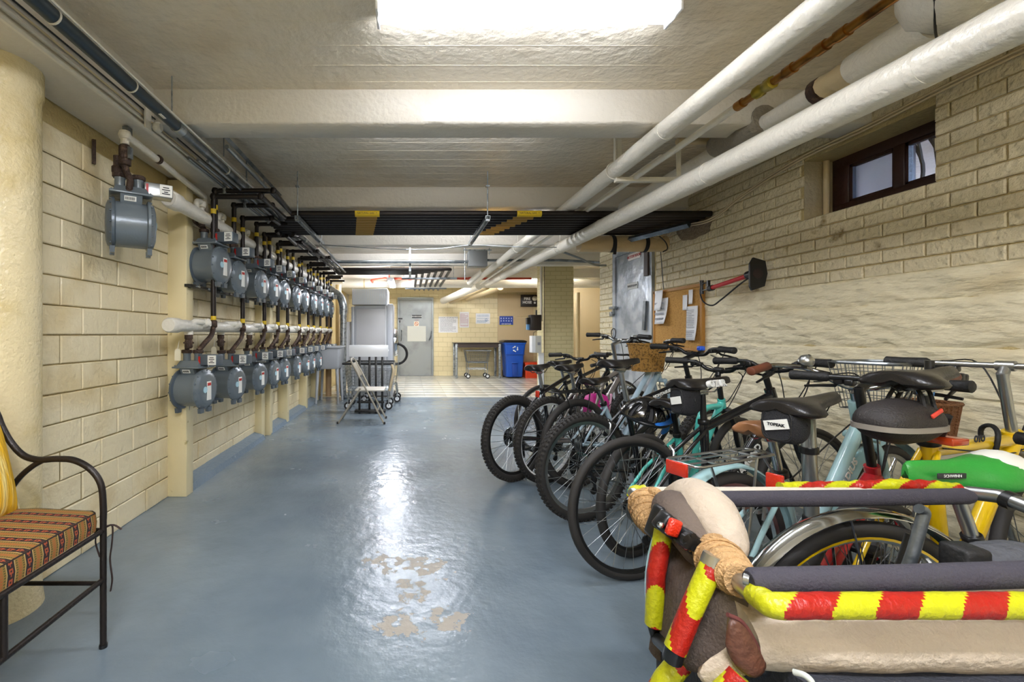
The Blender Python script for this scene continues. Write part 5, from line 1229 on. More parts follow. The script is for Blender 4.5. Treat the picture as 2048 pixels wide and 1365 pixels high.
MB().lathe([(.006, .03), (.006, .036), (0, .037)], (0, 0, 0), (0, -.6, 1), 10).build('cap_screw', m_chrome, bl)
MB().box((0, .01, -.022), (.014, .014, .022)).build('bracket', m_plast, bl)
bH = bike('small wheeled red folding bicycle with thick silver seat post and broad black saddle', 1.0, 1.37, 24, 0, r=.235, tw=.04, wb=1.0, fm=m_redp, rim=m_alu, kind='mono', sx=.38, sz=.865, sw=.2, sl=.37, bx=.82, bz=.98, bar='flat', bw=.5, postr=.021, tr=.02, frame_z=.52, postm=m_alu, stemm=m_plast, htop=.1, kick=False)
MB().lathe([(.022, -.012), (.027, -.01), (.027, .01), (.022, .012)], bH['bb']+bH['ax']*.5, bH['ax'], 14).build('post_band', m_plast, bH['t'])
bI = bike('yellow bicycle with silver handlebar and thick yellow top tube', 1.35, 1.33, 19, 0, tw=.04, fm=m_yel, rim=m_alu, kind='diamond', sx=.29, sz=.965, sw=.2, sl=.34, bx=.80, bz=1.04, bar='flat', bw=.62, barm=m_alu, stemm=m_alu, forkm=m_alu, tr=.021, postm=m_plast, frame_z=.81, htop=.05)
tube_text(bI, 'OYO', bI['st']+(bI['ht']-bI['st'])*.3, bI['st']+(bI['ht']-bI['st'])*.62, .03, m_ink, off=.0225)
bJ = bike('dark bicycle with green and white saddle and chrome fender nearest the trolley', 1.17, 1.16, 2, 0, tw=.042, r=.335, fm=m_dkgreen, rim=m_alu, line=m_yel, kind='step', sx=.245, sz=.745, sflip=True, sth=.075, sm=mat('green saddle vinyl', '2f8a35', .3, bump=(200, .1)), sw=.15, sl=.27, bx=.8, bz=.82, bar='flat', bw=.5, barm=m_alu, fender=(m_chrome, -70, 75, .028), tr=.016, kick=False, cables=False, frame_z=.62, lever=False, htop=.05)
# white cover end, badge
k = MB(); rings = []
for i in range(7):
    u = i/6; x = .17+.045+.085*u; w_ = .028*math.sqrt(max(.02, 1-(u*.9)**2.2)); rings.append([Vector((x, 1.25*w_*math.cos(2*PI*j/14), .798+.95*w_*math.sin(2*PI*j/14))) for j in range(14)])
k = MB(); k.box((.19, -.036, .795), (.075, .004, .014), ch=.0018).build('badge', m_sign, bJ['t'])
text('SCHWINN', .010, m_label, bJ['t'], basis((1, 0, 0), (0, 0, 1), (.19, -.0385, .795)), 'badge_lettering', ext=.0004)
cp = thing('saddle_cover', 'dusty white cover over the end of the green saddle', 'saddle cover', bJ['t'].matrix_basis@Vector((.36, 0, .80)))
rings = []
for i in range(9):
    u = i/8; w_ = .062*math.sqrt(max(.02, 1-(2*u-1)**2*.92)); rings.append([Vector((-.06+.12*u, 1.0*w_*math.cos(2*PI*j/16), .8*w_*math.sin(2*PI*j/16))) for j in range(16)])
MB().loft(rings).build('dome', mat('dusty white vinyl', 'cfcdc2', .4), cp)
# bags
seat_bag('black pouch with a small white label under the printed saddle', bF, dx=-.1, dz=-.03, w=.1, h=.15, d=.1, word=None)
seat_bag('larger black pouch with white label under the broad black saddle', bH, dx=-.13, dz=-.005, w=.11, h=.13, d=.1, word='TOPEAK')
bg_ = thing('saddle_bag', 'big rounded black bag with grey stripe and red zip pull under the highest saddle', 'bag', bI['t'].matrix_basis@Vector((.16, .0, .885)), math.radians(12))
rings = []
for i in range(11):
    u = i/10; s_ = math.sqrt(max(.03, 1-(2*u-1)**2*.95)); z = -.068+.136*u
    rings.append([Vector((math.copysign(abs(math.cos(2*PI*j/24))**.7, math.cos(2*PI*j/24))*.125*s_, math.copysign(abs(math.sin(2*PI*j/24))**.7, math.sin(2*PI*j/24))*.075*s_, z)) for j in range(24)])
MB().loft(rings).build('pouch', mat('black brown nylon', '2b2624', .55, bump=(220, .3)), bg_)
MB().loft([[Vector((math.copysign(abs(math.cos(2*PI*j/24))**.7, math.cos(2*PI*j/24))*.128, math.copysign(abs(math.sin(2*PI*j/24))**.7, math.sin(2*PI*j/24))*.078, z)) for j in range(24)] for z in (-.022, -.006)]).build('grey_stripe', mat('grey reflective stripe', '8b8379', .4), bg_)
MB().box((.02, -.076, .035), (.045, .006, .012), rot=R3('Y', -25), ch=.002).build('zip_pull', mat('coral red tab', 'e04838', .5), bg_)
for x in (.02, .06): MB().tube(curve3([(x, -.05, .04), (x+.02, -.02, .1), (x+.02, .03, .1), (x, .05, .04)], 4), .006, 6).build('strap', m_rubber, bg_)
MB().tube([(.11, -.05, .02), (.14, -.02, -.04), (.16, 0, -.07)], .012, 6).build('strap', m_rubber, bg_)
reflector(bg_, (.15, -.02, -.06), .08, .022, mat('amber red reflector', 'b23a12', .2, coat=.6), tk=.07)
# helmet
hm = thing('helmet', 'black and blue bicycle helmet hanging between the saddles', 'helmet', (1.34, 2.56, .69), math.radians(20), None, rx=math.radians(20))
def shell(r0, m, name, a_from=0, slots=True, par=None):
    k = MB(); nu, nv = 26, 9; vs = []; fs = []
    for j in range(nv+1):
        ph = (PI/2)*j/nv*.98
        for i in range(nu):
            a = 2*PI*i/nu; rr = math.cos(ph)*(1+.05*math.sin(3*a)); vs.append((r0*1.28*rr*math.cos(a), r0*.95*rr*math.sin(a), r0*.95*math.sin(ph)))
    for j in range(nv):
        for i in range(nu):
            if slots and 1 <= j <= 5 and i % 4 == 1: continue
            fs.append((j*nu+i, j*nu+(i+1) % nu, (j+1)*nu+(i+1) % nu, (j+1)*nu+i))
    fs.append(tuple(nv*nu+i for i in range(nu)))
    k.add(vs, fs, 0, True); o = k.build(name, m, par); md = o.modifiers.new('t', 'SOLIDIFY'); md.thickness = .016; md.offset = -1; return o
shell(.115, mat('gloss black shell', '141416', .12, coat=.8), 'shell', par=hm)
shell(.098, mat('dark grey foam', '3a3a3c', .8), 'foam_liner', slots=False, par=hm)
MB().ring((.0, 0, .0), (0, 0, 1), .118, .012, 40, 8).build('lower_rim', m_plast, hm)
k = MB()
k.tube(curve3([(.13, -.03, .02), (.11, -.08, .035), (.04, -.115, .02), (-.05, -.112, .01)], 5), [.008]+[.016]*13+[.016, .006], 8, flat=.5); k.build('blue_shell_band', mat('bright blue shell', '2a6fc4', .2, coat=.6), hm)
k = MB(); k.tube(curve3([(.148, -.02, .03), (.152, .0, .0), (.13, -.05, -.05), (.11, -.05, -.1)], 5), [.01]+[.018]*13+[.014, .006], 8, flat=.5); k.build('blue_shell_band', mat('bright blue shell', '2a6fc4', .2, coat=.6), hm)
for y in (-.07, .07): MB().tube(curve3([(.05, y, 0), (.02, y*.9, -.07), (0, y*.3, -.12)], 4), .004, 5).build('strap', m_blackfab, hm)
# pink child bag, blue detail, basket, cables
pk = thing('backpack', 'bright pink child backpack hung between the far bicycles', 'bag', (1.58, 3.82, .55), .3)
MB().loft([rrect(.2*s_, .12*s_, .03, z) for z, s_ in ((-.1, .8), (-.06, 1), (.03, 1), (.08, .85), (.1, .5))]).build('pouch', mat('magenta nylon', 'c81f8a', .5), pk)
MB().loft([rrect(.14*s_, .03, .012, z, y0=-.07) for z, s_ in ((-.07, .9), (-.02, 1), (.0, .8))]).build('pocket', mat('magenta nylon', 'c81f8a', .5), pk)
MB().tube(curve3([(-.03, 0, .1), (0, 0, .14), (.03, 0, .1)], 4), .006, 6).build('loop', mat('pale pink webbing', 'e0a8c0', .6), pk)
MB().box((.11, -.01, 0), (.02, .06, .2), rot=R3('Y', 10), ch=.004).build('strap', mat('pale pink webbing', 'e0a8c0', .6), pk)
m_wick = mat('tan wicker', 'b5873e', .7, bump=(150, .9), var=('7c5a26', 60, .5, .6), local=True)
def basket(label, loc, rz, w, d, h, m, wire=False):
    t = thing('basket', label, 'basket', loc, rz)
    if wire:
        k = MB(); wire_basket(k, -w/2, w/2, -d/2, d/2, -h/2, h/2, .03, .0016, .03); k.build('wire_mesh', m, t, kind='stuff')
    else:
        MB().loft([rrect(w*.8, d*.8, .05, -h/2), rrect(w*.9, d*.9, .05, 0), rrect(w, d, .05, h/2), rrect(w*.94, d*.93, .05, h/2), rrect(w*.82, d*.82, .05, -h/2+.02)]).build('woven_body', m, t)
        nst = 26
        for i in range(nst):
            a = 2*PI*i/nst; c, s_ = math.cos(a), math.sin(a); e = .6
            q = Vector((math.copysign(abs(c)**e, c), math.copysign(abs(s_)**e, s_), 0))
            MB().tube([(q.x*w*.405, q.y*d*.405, -h/2), (q.x*w*.505, q.y*d*.505, h/2)], .005, 5).build('stake', m, t)
    MB().tube([Vector((p.x, p.y, h/2)) for p in rrect(w, d, .05, 0)], .008, 6, closed=True).build('rim', m if not wire else m_steel, t)
    return t
basket('round tan wicker basket in front of the cork board', (1.93, 3.66, .965), .4, .26, .22, .22, m_wick)
basket('brown wicker basket low against the wall behind the yellow bicycle', (2.18, 1.9, .79), .3, .17, .17, .15, mat('brown wicker', '8a5a34', .7, bump=(150, .9), local=True))
basket('wire basket hung at the front of the mint cruiser', bG['t'].matrix_basis@Vector((1.0, 0, .93)), .4, .26, .24, .2, m_steel, wire=True)
t = thing('bicycle_light', 'small blue and black light clamped on a black handlebar', 'light', bD['t'].matrix_basis@Vector((.89, -.03, 1.06)))
MB().box((0, 0, 0), (.035, .04, .03), ch=.006).build('case', mat('bright blue plastic', '2458d0', .3), t); MB().box((0, 0, -.022), (.02, .03, .015)).build('clamp', m_plast, t)
t = thing('cable_lock', 'bright blue cable lock looped behind the highest saddle', 'lock', bI['t'].matrix_basis@Vector((.4, .03, .98)))
MB().tube(curve3([(0, 0, .05), (.01, 0, .0), (-.01, 0, -.06), (-.06, 0, -.12), (-.07, 0, -.16)], 6), .008, 8).build('cable', mat('blue lock sleeve', '2f7fd0', .35), t)
MB().tube([(0, 0, .05), (-.0, 0, .085)], .012, 10).build('lock_barrel', m_plast, t)
t = thing('cable_lock', 'black u shaped cable looped over the yellow top tube', 'lock', bI['t'].matrix_basis@(bI['st']+(bI['ht']-bI['st'])*.72))
MB().tube(curve3([(-.03, -.03, -.08), (-.02, -.035, .01), (0, 0, .035), (.01, .035, .01), (.02, .03, -.08)], 5), .007, 8).build('cable', m_rubber, t)
reflector(bH['t'], (.19, -.0, .66), .05, .085)
# ================================================================== trailer in the foreground right
m_tapeR = mat('red reflective tape', '96190f', .35, bump=(120, .2)); m_tapeY = mat('yellow reflective tape', 'a9a911', .35, bump=(120, .2))
m_foam = mat('charcoal foam sleeve', '35323a', .85, bump=(260, .25)); m_cloth = mat('beige canvas', 'b5a794', .8, bump=(90, .35, 6), var=('a39583', 5, .4, .7)); m_knit = mat('tan knitted cloth', 'b08c5e', .9, bump=(180, .5), var=('8a6a42', 9, .5, .65))
m_brown = mat('dark brown fabric', '4e423a', .85, bump=(200, .3), var=('675a4e', 4, .45, .7)); m_navy = mat('dark navy fabric', '2a2c33', .85, bump=(150, .3))
TZ = .795
tr = thing('bicycle_trailer', 'beige cloth cargo trailer with red and yellow taped frame, right foreground', 'trailer', (.75, .8, 0))
O = Vector(tr.location)
def Lc(p): return Vector(p)-O
def T(name, pts, r, m, seg=14, parent=None, **kw): return MB().tube([Lc(p) for p in pts], r, seg, **kw).build(name, m, parent or tr)
def taped(pts, r, step, parent=tr, slant=1.0, phase=0, seg=24, rough=0.):
    """tape in alternating slanted bands over a tube"""
    P = [Vector(p) for p in pts]; out = [P[0]]; acc = [0]
    for i in range(1, len(P)):
        L_ = (P[i]-P[i-1]).length; n = max(1, int(L_/.0022))
        for k in range(1, n+1): out.append(P[i-1].lerp(P[i], k/n)); acc.append(acc[-1]+L_/n)
    rr = [r+rough*noise.noise((a*60, 3, 1)) for a in acc]
    def mf(i, k): return int(math.floor((acc[i]+phase+slant*r*1.6*math.sin(2*PI*(k+.5)/seg+1.2))/step)) % 2
    return MB().tube([Lc(p) for p in out], rr, seg, mf=mf).build('taped_rail', [m_tapeY, m_tapeR], parent)
# rails: far, end, near
nearL = at(1545, 1212, .575); nearR = Vector((1.5, .575, nearL.z)); farL = at(1272, 990, 1.0); farR = at(1955, 982, 1.0)
farR.z = farL.z = (farL.z+farR.z)/2; 
taped(curve3([at(1512, 1190, .61), at(1530, 1203, .592), at(1550, 1212, .58), Vector((.52, .575, nearL.z)), Vector((.6, .575, nearL.z)), Vector((1.0, .575, nearL.z)), nearR], 6), .0158, .054, phase=.0, slant=.8, rough=.0008)
T('end_rail', [at(1478, 1162, .66), at(1512, 1192, .61)], .0145, m_alu)
T('end_rail', [farL+Vector((-.005, 0, 0)), at(1300, 1025, .93), at(1370, 1085, .82), at(1440, 1130, .72), at(1480, 1165, .66)], .014, m_alu)
T('far_rail', [farL, farR], .0125, mat('beige painted rail', 'b9b0a0', .5))
taped([farL+Vector((-.004, .0, -.012)), farL+Vector((0, 0, 0)), farL+Vector((.02, 0, .001))], .0165, .2, phase=.0, rough=.005)
taped([at(1560, 976, 1.01), at(1700, 974, 1.01), at(1790, 970, 1.0), at(1850, 972, 1.0), at(1915, 978, 1.0)], .0125, .055, slant=1.6, rough=.003)
T('far_rail', [farR, at(2003, 992, .93), at(2100, 1030, .86)], .0145, m_alu, label=None) if False else T('far_rail', [farR-Vector((.02, 0, 0)), at(2003, 994, .95), at(2120, 1040, .86)], .0145, m_alu)
T('rail_joint', [at(2010, 998, .945), at(2030, 1006, .93)], .019, m_plast)
# foam sleeves
T('foam_sleeve', [at(1392, 999, .955), at(1700, 997, .955), at(1930, 993, .955), at(1942, 994, .955)], [.0165, .017, .0165, .012], m_foam, 18)
T('foam_sleeve', [at(1497, 1162, .615), at(1506, 1162, .615), at(1800, 1157, .615), at(2300, 1142, .615)], [.012, .0165, .017, .017], m_foam, 18)
T('sleeve_rod', [at(1488, 1158, .62), at(1500, 1162, .615)], .008, m_alu)
# cushion over the end rail
def blob(name, m, pts, radii, flat=1., seg=20, par=None): 
    C_ = curve3(pts, 6); n = len(C_); rr = []
    for i in range(n):
        u = i/(n-1)*(len(radii)-1); a = int(min(u, len(radii)-2)); rr.append(radii[a]+(radii[a+1]-radii[a])*(u-a))
    return MB().tube([Lc(p) for p in C_], rr, seg, flat=flat).build(name, m, par or tr)
blob('beige_cap', m_cloth, [at(1350, 1000, .93), at(1385, 1000, .88), at(1420, 1030, .82), at(1448, 1080, .77), at(1452, 1108, .75)], [.028, .042, .045, .036, .027])
blob('brown_lining', m_brown, [at(1335, 1010, .90), at(1345, 1020, .86), at(1375, 1060, .81), at(1405, 1105, .77), at(1425, 1130, .75)], [.02, .038, .036, .03, .018])
for (pts, rad) in (([at(1283, 995, .96), at(1290, 1010, .93), at(1300, 1035, .90), at(1318, 1060, .87)], [.018, .030, .032, .022]), ([at(1432, 1092, .76), at(1438, 1120, .73), at(1458, 1142, .69), at(1484, 1164, .65)], [.024, .034, .033, .022])):
    C_ = curve3(pts, 9); n = len(C_); rr = []
    for i in range(n):
        u = i/(n-1)*(len(rad)-1); a = int(min(u, len(rad)-2)); rr.append((rad[a]+(rad[a+1]-rad[a])*(u-a))+.0018*math.sin(i*1.9)+.0015*noise.noise((i, 0, 0)))
    MB().tube([Lc(p) for p in C_], rr, 22).build('knitted_wrap', m_knit, tr)
    for q in range(3, n-2, 4): MB().ring(Lc(C_[q]), (C_[q+1]-C_[q-1]), rr[q]+.0008, .0022, 24, 6).build('knit_fold', m_knit, tr)
T('knitted_fold', curve3([at(1440, 1118, .72), at(1462, 1120, .70), at(1480, 1150, .67), at(1470, 1178, .66)], 5), .009, m_knit)
T('knitted_fold', curve3([at(1288, 985, .95), at(1310, 985, .92), at(1325, 1000, .90)], 5), .010, m_knit)
# back panel of brown fabric with beige binding
def panel(name, m, P, d, bulge=0.):
    pts = [Vector(p) for p in P]; c = sum(pts, Vector())/len(pts); n = len(pts)
    nr = Vector((-.62, -.78, 0)); vs = []; fs = []
    lv = [1, .85, .6, .3]
    for l in lv:
        for p in pts: vs.append(Lc(c+(p-c)*l+nr*bulge*(1-l**2)))
    for j in range(len(lv)-1):
        for i in range(n): fs.append((j*n+i, j*n+(i+1) % n, (j+1)*n+(i+1) % n, (j+1)*n+i))
    fs.append(tuple((len(lv)-1)*n+i for i in range(n)))
    o = MB().add(vs, fs, 0, True).build(name, m, tr); md = o.modifiers.new('t', 'SOLIDIFY'); md.thickness = d; return o
body = curve3([at(1330, 1070, .885), at(1400, 1110, .79), at(1470, 1165, .68), at(1500, 1185, .655), at(1497, 1250, .65), at(1478, 1310, .65), at(1440, 1345, .66), at(1390, 1340, .70), at(1350, 1315, .75), at(1325, 1285, .82), at(1318, 1200, .86), at(1322, 1120, .88), at(1330, 1070, .885)], 4)[:-1]
panel('fabric_panel', m_brown, body, .012, .03)
T('beige_binding', curve3([at(1503, 1175, .65), at(1502, 1225, .645), at(1490, 1275, .64), at(1455, 1310, .64), at(1425, 1345, .645), at(1400, 1352, .66)], 5), .0045, m_cloth, 8)
panel('beige_pad', m_cloth, curve3([at(1488, 1255, .638), at(1500, 1290, .635), at(1490, 1325, .635), at(1450, 1350, .635), at(1405, 1352, .645), at(1398, 1335, .645), at(1440, 1310, .638), at(1470, 1285, .636)], 3), .012, .006)
T('fabric_flap', [at(1312, 1255, .86), at(1310, 1310, .86)], [.012, .02], m_brown, 10, flat=.3)
T('fabric_flap', [at(1325, 1265, .85), at(1328, 1305, .85)], [.012, .016], m_knit, 10, flat=.3)
# taped posts
taped([at(1327, 1062, .82), at(1312, 1150, .815), at(1308, 1250, .815)], .0155, .075, phase=.03, slant=1.2)
taped([at(1424, 1130, .69), at(1385, 1215, .685), at(1350, 1300, .685)], .0155, .062, phase=.01, slant=1.2)
T('post_boot', [at(1309, 1248, .815), at(1318, 1280, .81), at(1350, 1310, .74)], .013, m_plast)
T('post_boot', [at(1351, 1295, .685), at(1345, 1320, .69)], .014, m_plast)
T('post_cap', [at(1330, 1045, .82), at(1326, 1066, .82)], .012, m_alu); T('post_cap', [at(1430, 1112, .69), at(1423, 1132, .69)], .016, m_alu)
taped([at(1362, 1325, .72), at(1330, 1362, .72), at(1290, 1430, .73), at(1270, 1560, .75)], .017, .07, phase=.02, slant=1.2)
taped([at(1480, 1350, .62), at(1440, 1400, .62), at(1420, 1700, .62)], .017, .07, phase=.0, slant=1.2)
T('cross_tube', [at(1440, 1333, .68), at(1500, 1328, .66), at(1530, 1335, .66)], .012, m_chrome)
# clamp block with its red reflector and star knob
MB().box(Lc(at(1352, 1063, .80)), (.075, .03, .035), rot=R3('Y', 38), ch=.006).build('clamp_block', m_plast, tr)
MB().box(Lc(at(1318, 1045, .84)), (.03, .03, .06), rot=R3('Y', 20), ch=.006).build('clamp_block', m_plast, tr)
MB().box(Lc(at(1395, 1097, .77)), (.07, .035, .032), rot=R3('Y', 38), ch=.006).build('clamp_block', m_plast, tr)
MB().box(Lc(at(1347, 1056, .775)), (.022, .012, .03), rot=R3('Y', 20), ch=.004).build('reflector', m_redrefl, tr)
k = MB(); c = Lc(at(1376, 1080, .75)); k.lathe([(.014, 0), (.014, .008), (.005, .01)], c, (0, -1, 0), 14)
for i in range(5): a = 2*PI*i/5; k.lathe([(.005, 0), (.005, .009)], c+Vector((.011*math.cos(a), -.001, .011*math.sin(a))), (0, -1, 0), 8)
k.build('star_knob', m_plast, tr)
for p in (at(1320, 1050, .79), at(1374, 1095, .75)): MB().lathe([(.006, 0), (.006, .006), (.003, .008)], Lc(p), (0, -1, 0), 8).build('bolt', m_chrome, tr)
# hood: rolled canvas along the trailer
n = 40; rings = []
for i in range(n+1):
    u = i/n; x = .475+u*.95; rings.append([])
    e = min(1, (u+.02)/.10)**.5
    for j in range(28):
        a = 2*PI*j/28; r0 = .058*(.72+.28*e)+.0028*noise.noise((x*9, math.cos(a)*1.3, math.sin(a)*1.3+x*4))+.0012*noise.noise((x*40+a*2, a, 3))
        rings[-1].append(Lc(Vector((x, .675+1.35*r0*math.cos(a), .722+r0*math.sin(a)*.95-.008*(1-e)))))
MB().loft(rings).build('canvas_hood', m_cloth, tr)
leath = panel('leather_patch', mat('brown leather', '5a3524', .5, bump=(60, .3), var=('3f2419', 14, .45, .65)), curve3([at(1455, 1232, .62), at(1478, 1248, .62), at(1505, 1290, .62), at(1517, 1325, .62), at(1500, 1342, .62), at(1475, 1322, .62), at(1452, 1280, .62)], 3), .01, .008)
T('patch_piping', curve3([at(1455, 1230, .612), at(1485, 1246, .612), at(1512, 1290, .612), at(1524, 1330, .612), at(1500, 1347, .612)], 5), .003, mat('dark red piping', '5a2a26', .6), 8)
# lower body, drawbar and wheels
k = MB()
rings = []
for i in range(19):
    u = i/18; x = .52+.95*u; zt = .688+.004*noise.noise((x*8, 2, 0))
    rings.append([Lc(Vector(p)) for p in ((x, .565, zt), (x, .575, zt+.006), (x, .64, zt-.006), (x, .95, .53), (x, .95, .30), (x, .90, .26), (x, .63, .26), (x, .57, .30), (x, .562, .5))])
k.loft(rings).build('fabric_body', m_navy, tr)
T('body_piping', curve3([at(1588, 1345, .585), at(1610, 1352, .575), at(1625, 1368, .57), at(1632, 1400, .57)], 4), .004, mat('light grey piping', 'aeb2aa', .7), 8)
T('hoop', curve3([at(1812, 1145, .9), at(1828, 1100, .9), at(1843, 1045, .9), at(1848, 1025, .9), at(1838, 1018, .9)], 4), .010, m_dsteel, 12)
T('hoop', curve3([at(1795, 1150, .93), at(1812, 1100, .93), at(1822, 1070, .93)], 4), .009, m_plast, 12)
for y in (.5, 1.0):
    w = wheel('wheel', tr, 0, .25, .045, False, m_alu, nsp=20)
    w.location = (.25, y-O.y, 0)
T('axle', [(1.0, .5, .25), (1.0, 1.0, .25)], .01, m_steel)
T('drawbar', [(.6, .93, .3), (.42, .93, .26), (.40, .93, .0)], .014, m_dsteel)
T('drawbar', [(.6, .64, .3), (.42, .66, .26), (.40, .66, .0)], .014, m_dsteel)
# dark bundle inside
bn = thing('cloth_bundle', 'rumpled dark grey cloth bundle beside the trailer rail', 'cloth', at(1995, 1120, .86))
k = MB(); rings = []
for i in range(15):
    u = i/14; x = -.07+.2*u; s_ = math.sqrt(max(.04, 1-(2*u-1)**2)); rings.append([Vector((x, (.045*s_)*math.cos(2*PI*j/20), (.03*s_+.006*noise.noise((x*30, j*.8, 0)))*math.sin(2*PI*j/20))) for j in range(20)])
k.loft(rings).build('cloth', mat('rumpled grey cloth', '4a4b4f', .8, bump=(40, .8)), bn)
MB().box((-.075, -.01, .005), (.05, .05, .055), ch=.008).build('pad', m_rubber, bn)
# ================================================================== bench at the left
m_iron = mat('dark wrought iron', '2c2623', .4, metal=.5, bump=(60, .15))
be = thing('bench', 'black iron bench with a patterned seat cushion at the left edge', 'bench', (-1.36, 1.0, 0))
OB = Vector(be.location)
def TB(name, pts, r, m=m_iron, seg=10, parent=be, **kw): return MB().tube([Vector(p)-OB for p in pts], r, seg, **kw).build(name, m, parent)
XF, XBk, Y1, Y0 = -1.128, -1.60, 1.655, .25
def arm(Y):
    TB('leg', [(XF, Y, 0), (XF, Y, .48)], .0115); TB('leg', [(XBk, Y, 0), (XBk, Y, .48)], .0115)
    pts = [(XF, Y, .47), (XF+.0, Y, .52), (-1.137, Y, .60), (-1.175, Y, .655), (-1.235, Y, .688), (-1.30, Y, .693), (-1.365, Y, .690), (-1.42, Y, .705), (-1.465, Y, .75), (-1.50, Y, .81), (-1.52, Y, .86), (-1.56, Y, .93), (-1.6, Y, .99)]
    TB('armrest', curve3(pts, 5), .0115, seg=12)
    TB('armrest_brace', curve3([(-1.345, Y, .69), (-1.39, Y, .665), (-1.44, Y, .62), (-1.48, Y, .56), (-1.51, Y, .50)], 5), .010)
    TB('stretcher', [(XF, Y, .235), (XBk, Y, .235)], .008)
    for x in (XF, XBk): MB().lathe([(.014, 0), (.014, .012)], Vector((x, Y, 0))-OB, (0, 0, 1), 12).build('foot_cap', m_plast, be)
arm(Y1); arm(Y0)
TB('seat_frame', [(XF, Y0, .43), (XF, Y1, .43)], .009); TB('seat_frame', [(XBk, Y0, .43), (XBk, Y1, .43)], .009)
for y in (Y0, Y1): TB('seat_frame', [(XF, y, .43), (XBk, y, .43)], .009)
TB('stretcher', [(XF, Y0, .25), (XF, Y1, .25)], .0095); TB('stretcher', [(XBk, Y0, .25), (XBk, Y1, .25)], .0095)
for y in (1.25, .75): TB('seat_post', [(XF, y, .25), (XF, y, .43)], .0095)
TB('back_rail', curve3([(XBk, Y0, .99), (XBk-.01, (Y0+Y1)/2, 1.08), (XBk, Y1, .99)], 8), .0115)
for i in range(7):
    y = Y0+(Y1-Y0)*(i+1)/8; TB('back_spindle', [(XBk, y, .43), (XBk-.005, y, 1.02)], .006)
# patterned cushion
def kilim():
    m = bpy.data.materials.new('woven patterned fabric'); m.use_nodes = True; nt = m.node_tree; N = nt.nodes; L = nt.links; b = N['Principled BSDF']
    tc = N.new('ShaderNodeTexCoord'); sp = N.new('ShaderNodeSeparateXYZ'); L.new(tc.outputs['Object'], sp.inputs[0])
    def mt(op, a, b_=0.):
        r = N.new('ShaderNodeMath'); r.operation = op
        for i, x in enumerate((a, b_)):
            if isinstance(x, (int, float)): r.inputs[i].default_value = x
            else: L.new(x, r.inputs[i])
        return r.outputs[0]
    # stripes run across the bench, repeating along its length (local y); motif repeats along x+z
    s = mt('SUBTRACT', sp.outputs[0], sp.outputs[2])
    v = mt('FRACT', mt('DIVIDE', sp.outputs[1], .062)); u = mt('FRACT', mt('DIVIDE', s, .030)); u2 = mt('FRACT', mt('DIVIDE', s, .0075))
    def band(x, a, c): return mt('MULTIPLY', mt('GREATER_THAN', x, a), mt('LESS_THAN', x, c))
    col = None
    def over(base, mask, c):
        mx = N.new('ShaderNodeMix'); mx.data_type = 'RGBA'; L.new(mask, mx.inputs[0])
        if isinstance(base, str): mx.inputs[6].default_value = srgb(base)
        else: L.new(base, mx.inputs[6])
        mx.inputs[7].default_value = srgb(c); return mx.outputs[2]
    c = over('8f6d33', band(v, .0, .40), '2c1d1c')                      # dark band
    c = over(c, mt('MULTIPLY', band(v, .10, .30), band(u, .2, .75)), 'a14a2a')
    c = over(c, mt('MULTIPLY', band(v, .155, .245), band(u, .38, .57)), '2c1d1c')
    c = over(c, mt('MULTIPLY', band(v, .175, .225), band(u, .75, 1.0)), 'a14a2a')
    c = over(c, band(v, .40, .44), 'b8a268'); c = over(c, band(v, .96, 1.0), 'b8a268')
    c = over(c, mt('MULTIPLY', band(v, .48, .57), mt('GREATER_THAN', u2, .5)), '4d5026')
    c = over(c, mt('MULTIPLY', band(v, .62, .78), mt('GREATER_THAN', u2, .45)), 'a3582a')
    c = over(c, mt('MULTIPLY', band(v, .83, .92), mt('LESS_THAN', u2, .5)), '4d5026')
    L.new(c, b.inputs['Base Color']); b.inputs['Roughness'].default_value = .85
    nz = N.new('ShaderNodeTexNoise'); nz.inputs['Scale'].default_value = 400; L.new(tc.outputs['Object'], nz.inputs[0])
    bp = N.new('ShaderNodeBump'); bp.inputs['Strength'].default_value = .3; bp.inputs['Distance'].default_value = .002; L.new(nz.outputs[0], bp.inputs['Height']); L.new(bp.outputs[0], b.inputs['Normal'])
    return m
m_kil = kilim()
cu = thing('seat_cushion', 'long seat cushion with woven brown and orange pattern on the bench', 'cushion', (-1.362, .95, .440))
rings = []; w, ll = .455, 1.38
def sect(y, s_):
    out = []
    for (x, z) in ((-w/2, .0), (w/2+.004, .0), (w/2+.008, .035), (w/2+.003, .066), (w/2-.02, .071), (0, .082), (-w/2+.02, .071), (-w/2, .064), (-w/2-.006, .035)):
        out.append(Vector((x*s_, y, .035+(z-.035)*s_)))
    return out
for y, s_ in ((-ll/2, .93), (-ll/2+.015, .985), (-ll/2+.05, 1), (0, 1), (ll/2-.05, 1), (ll/2-.015, .985), (ll/2, .93)): rings.append(sect(y, s_))
MB().loft(rings).build('pad', m_kil, cu)
m_pip = mat('dark brown piping', '33241f', .7)
MB().tube([(w/2+.001, -ll/2+.02, .067), (w/2+.001, ll/2-.02, .067), (w/2-.02, ll/2-.004, .067), (-w/2+.02, ll/2-.004, .067)], .0028, 6).build('piping', m_pip, cu)
tie = [(w/2+.012, ll/2+.02, .0), (w/2+.03, ll/2+.03, -.0), (w/2+.035, ll/2+.02, -.06), (w/2+.028, ll/2+.02, -.12), (w/2+.036, ll/2+.02, -.19), (w/2+.03, ll/2+.02, -.235)]
MB().tube(curve3(tie, 5), .007, 6, flat=.4).build('tie_ribbon', m_pip, cu)
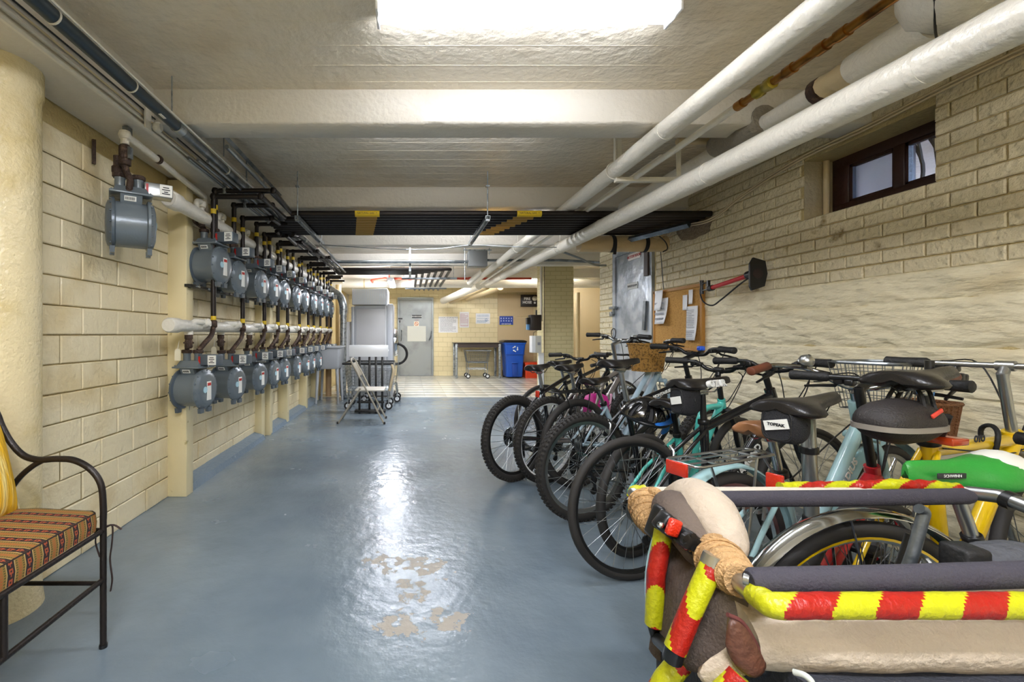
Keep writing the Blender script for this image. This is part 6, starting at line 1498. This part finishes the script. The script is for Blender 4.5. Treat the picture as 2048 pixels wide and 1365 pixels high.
MB().tube(curve3([(w/2+.0, ll/2+.02, .0), (w/2+.04, ll/2+.02, .008), (w/2+.07, ll/2+.02, -.008)], 4), .006, 6, flat=.4).build('tie_ribbon', m_pip, cu)
MB().tube(curve3([(w/2-.02, ll/2+.015, -.03), (w/2-.025, ll/2+.02, -.06), (w/2-.01, ll/2+.02, -.11)], 4), .0045, 6, flat=.4).build('tie_ribbon', m_pip, cu)
# yellow cushion
m_velv = mat('yellow corded velvet', 'e3b016', .8, bump=(60, .6), var=('f2dc8c', 30, .5, .68), aniso=(1, 1, .12))
py = thing('throw_pillow', 'bright yellow striped velvet pillow leaning at the back of the bench', 'pillow', (-1.475, 1.45, .685))
py.rotation_euler = (0, math.radians(-13), 0)
rings = []; n = 14
for i in range(n+1):
    u = -1+2*i/n
    ring = []
    for j in range(24):
        a = 2*PI*j/24; cy, cz = math.cos(a), math.sin(a); e = .45
        yy = math.copysign(abs(cy)**e, cy); zz = math.copysign(abs(cz)**e, cz)
        th = .07*(1-u*u)**.5
        ring.append(Vector((u*.062, yy*.19*(1-.18*abs(u)**3), zz*.185*(1-.18*abs(u)**3))))
    rings.append(ring)
k = MB(); vs = []; fs = []; N_ = 16
for side in (1, -1):
    base = len(vs)
    for j in range(N_+1):
        for i in range(N_+1):
            a, c = -1+2*i/N_, -1+2*j/N_; th = .075*max(0, (1-abs(a)**2.6)*(1-abs(c)**2.6))**.55; pin = 1-.07*(a*a+c*c-abs(a*c)*1.2)*.5
            vs.append((side*(th+.002), a*.20*(1-.05*(1-c*c)), c*.195*(1-.05*(1-a*a))))
    for j in range(N_):
        for i in range(N_):
            q = base+j*(N_+1)+i; f = (q, q+1, q+N_+2, q+N_+1); fs.append(f if side > 0 else f[::-1])
k.add(vs, fs, 0, True); k.build('pillow_body', m_velv, py)
MB().tube([(0, a*.2, c*.195) for a, c in ((-1, -1), (-.5, -.965), (0, -.95), (.5, -.965), (1, -1), (.965, -.5), (.95, 0), (.965, .5), (1, 1), (.5, .965), (0, .95), (-.5, .965), (-1, 1), (-.965, .5), (-.95, 0), (-.965, -.5))], .005, 6, closed=True).build('piping', mat('cream piping', 'd9c9a0', .8), py)
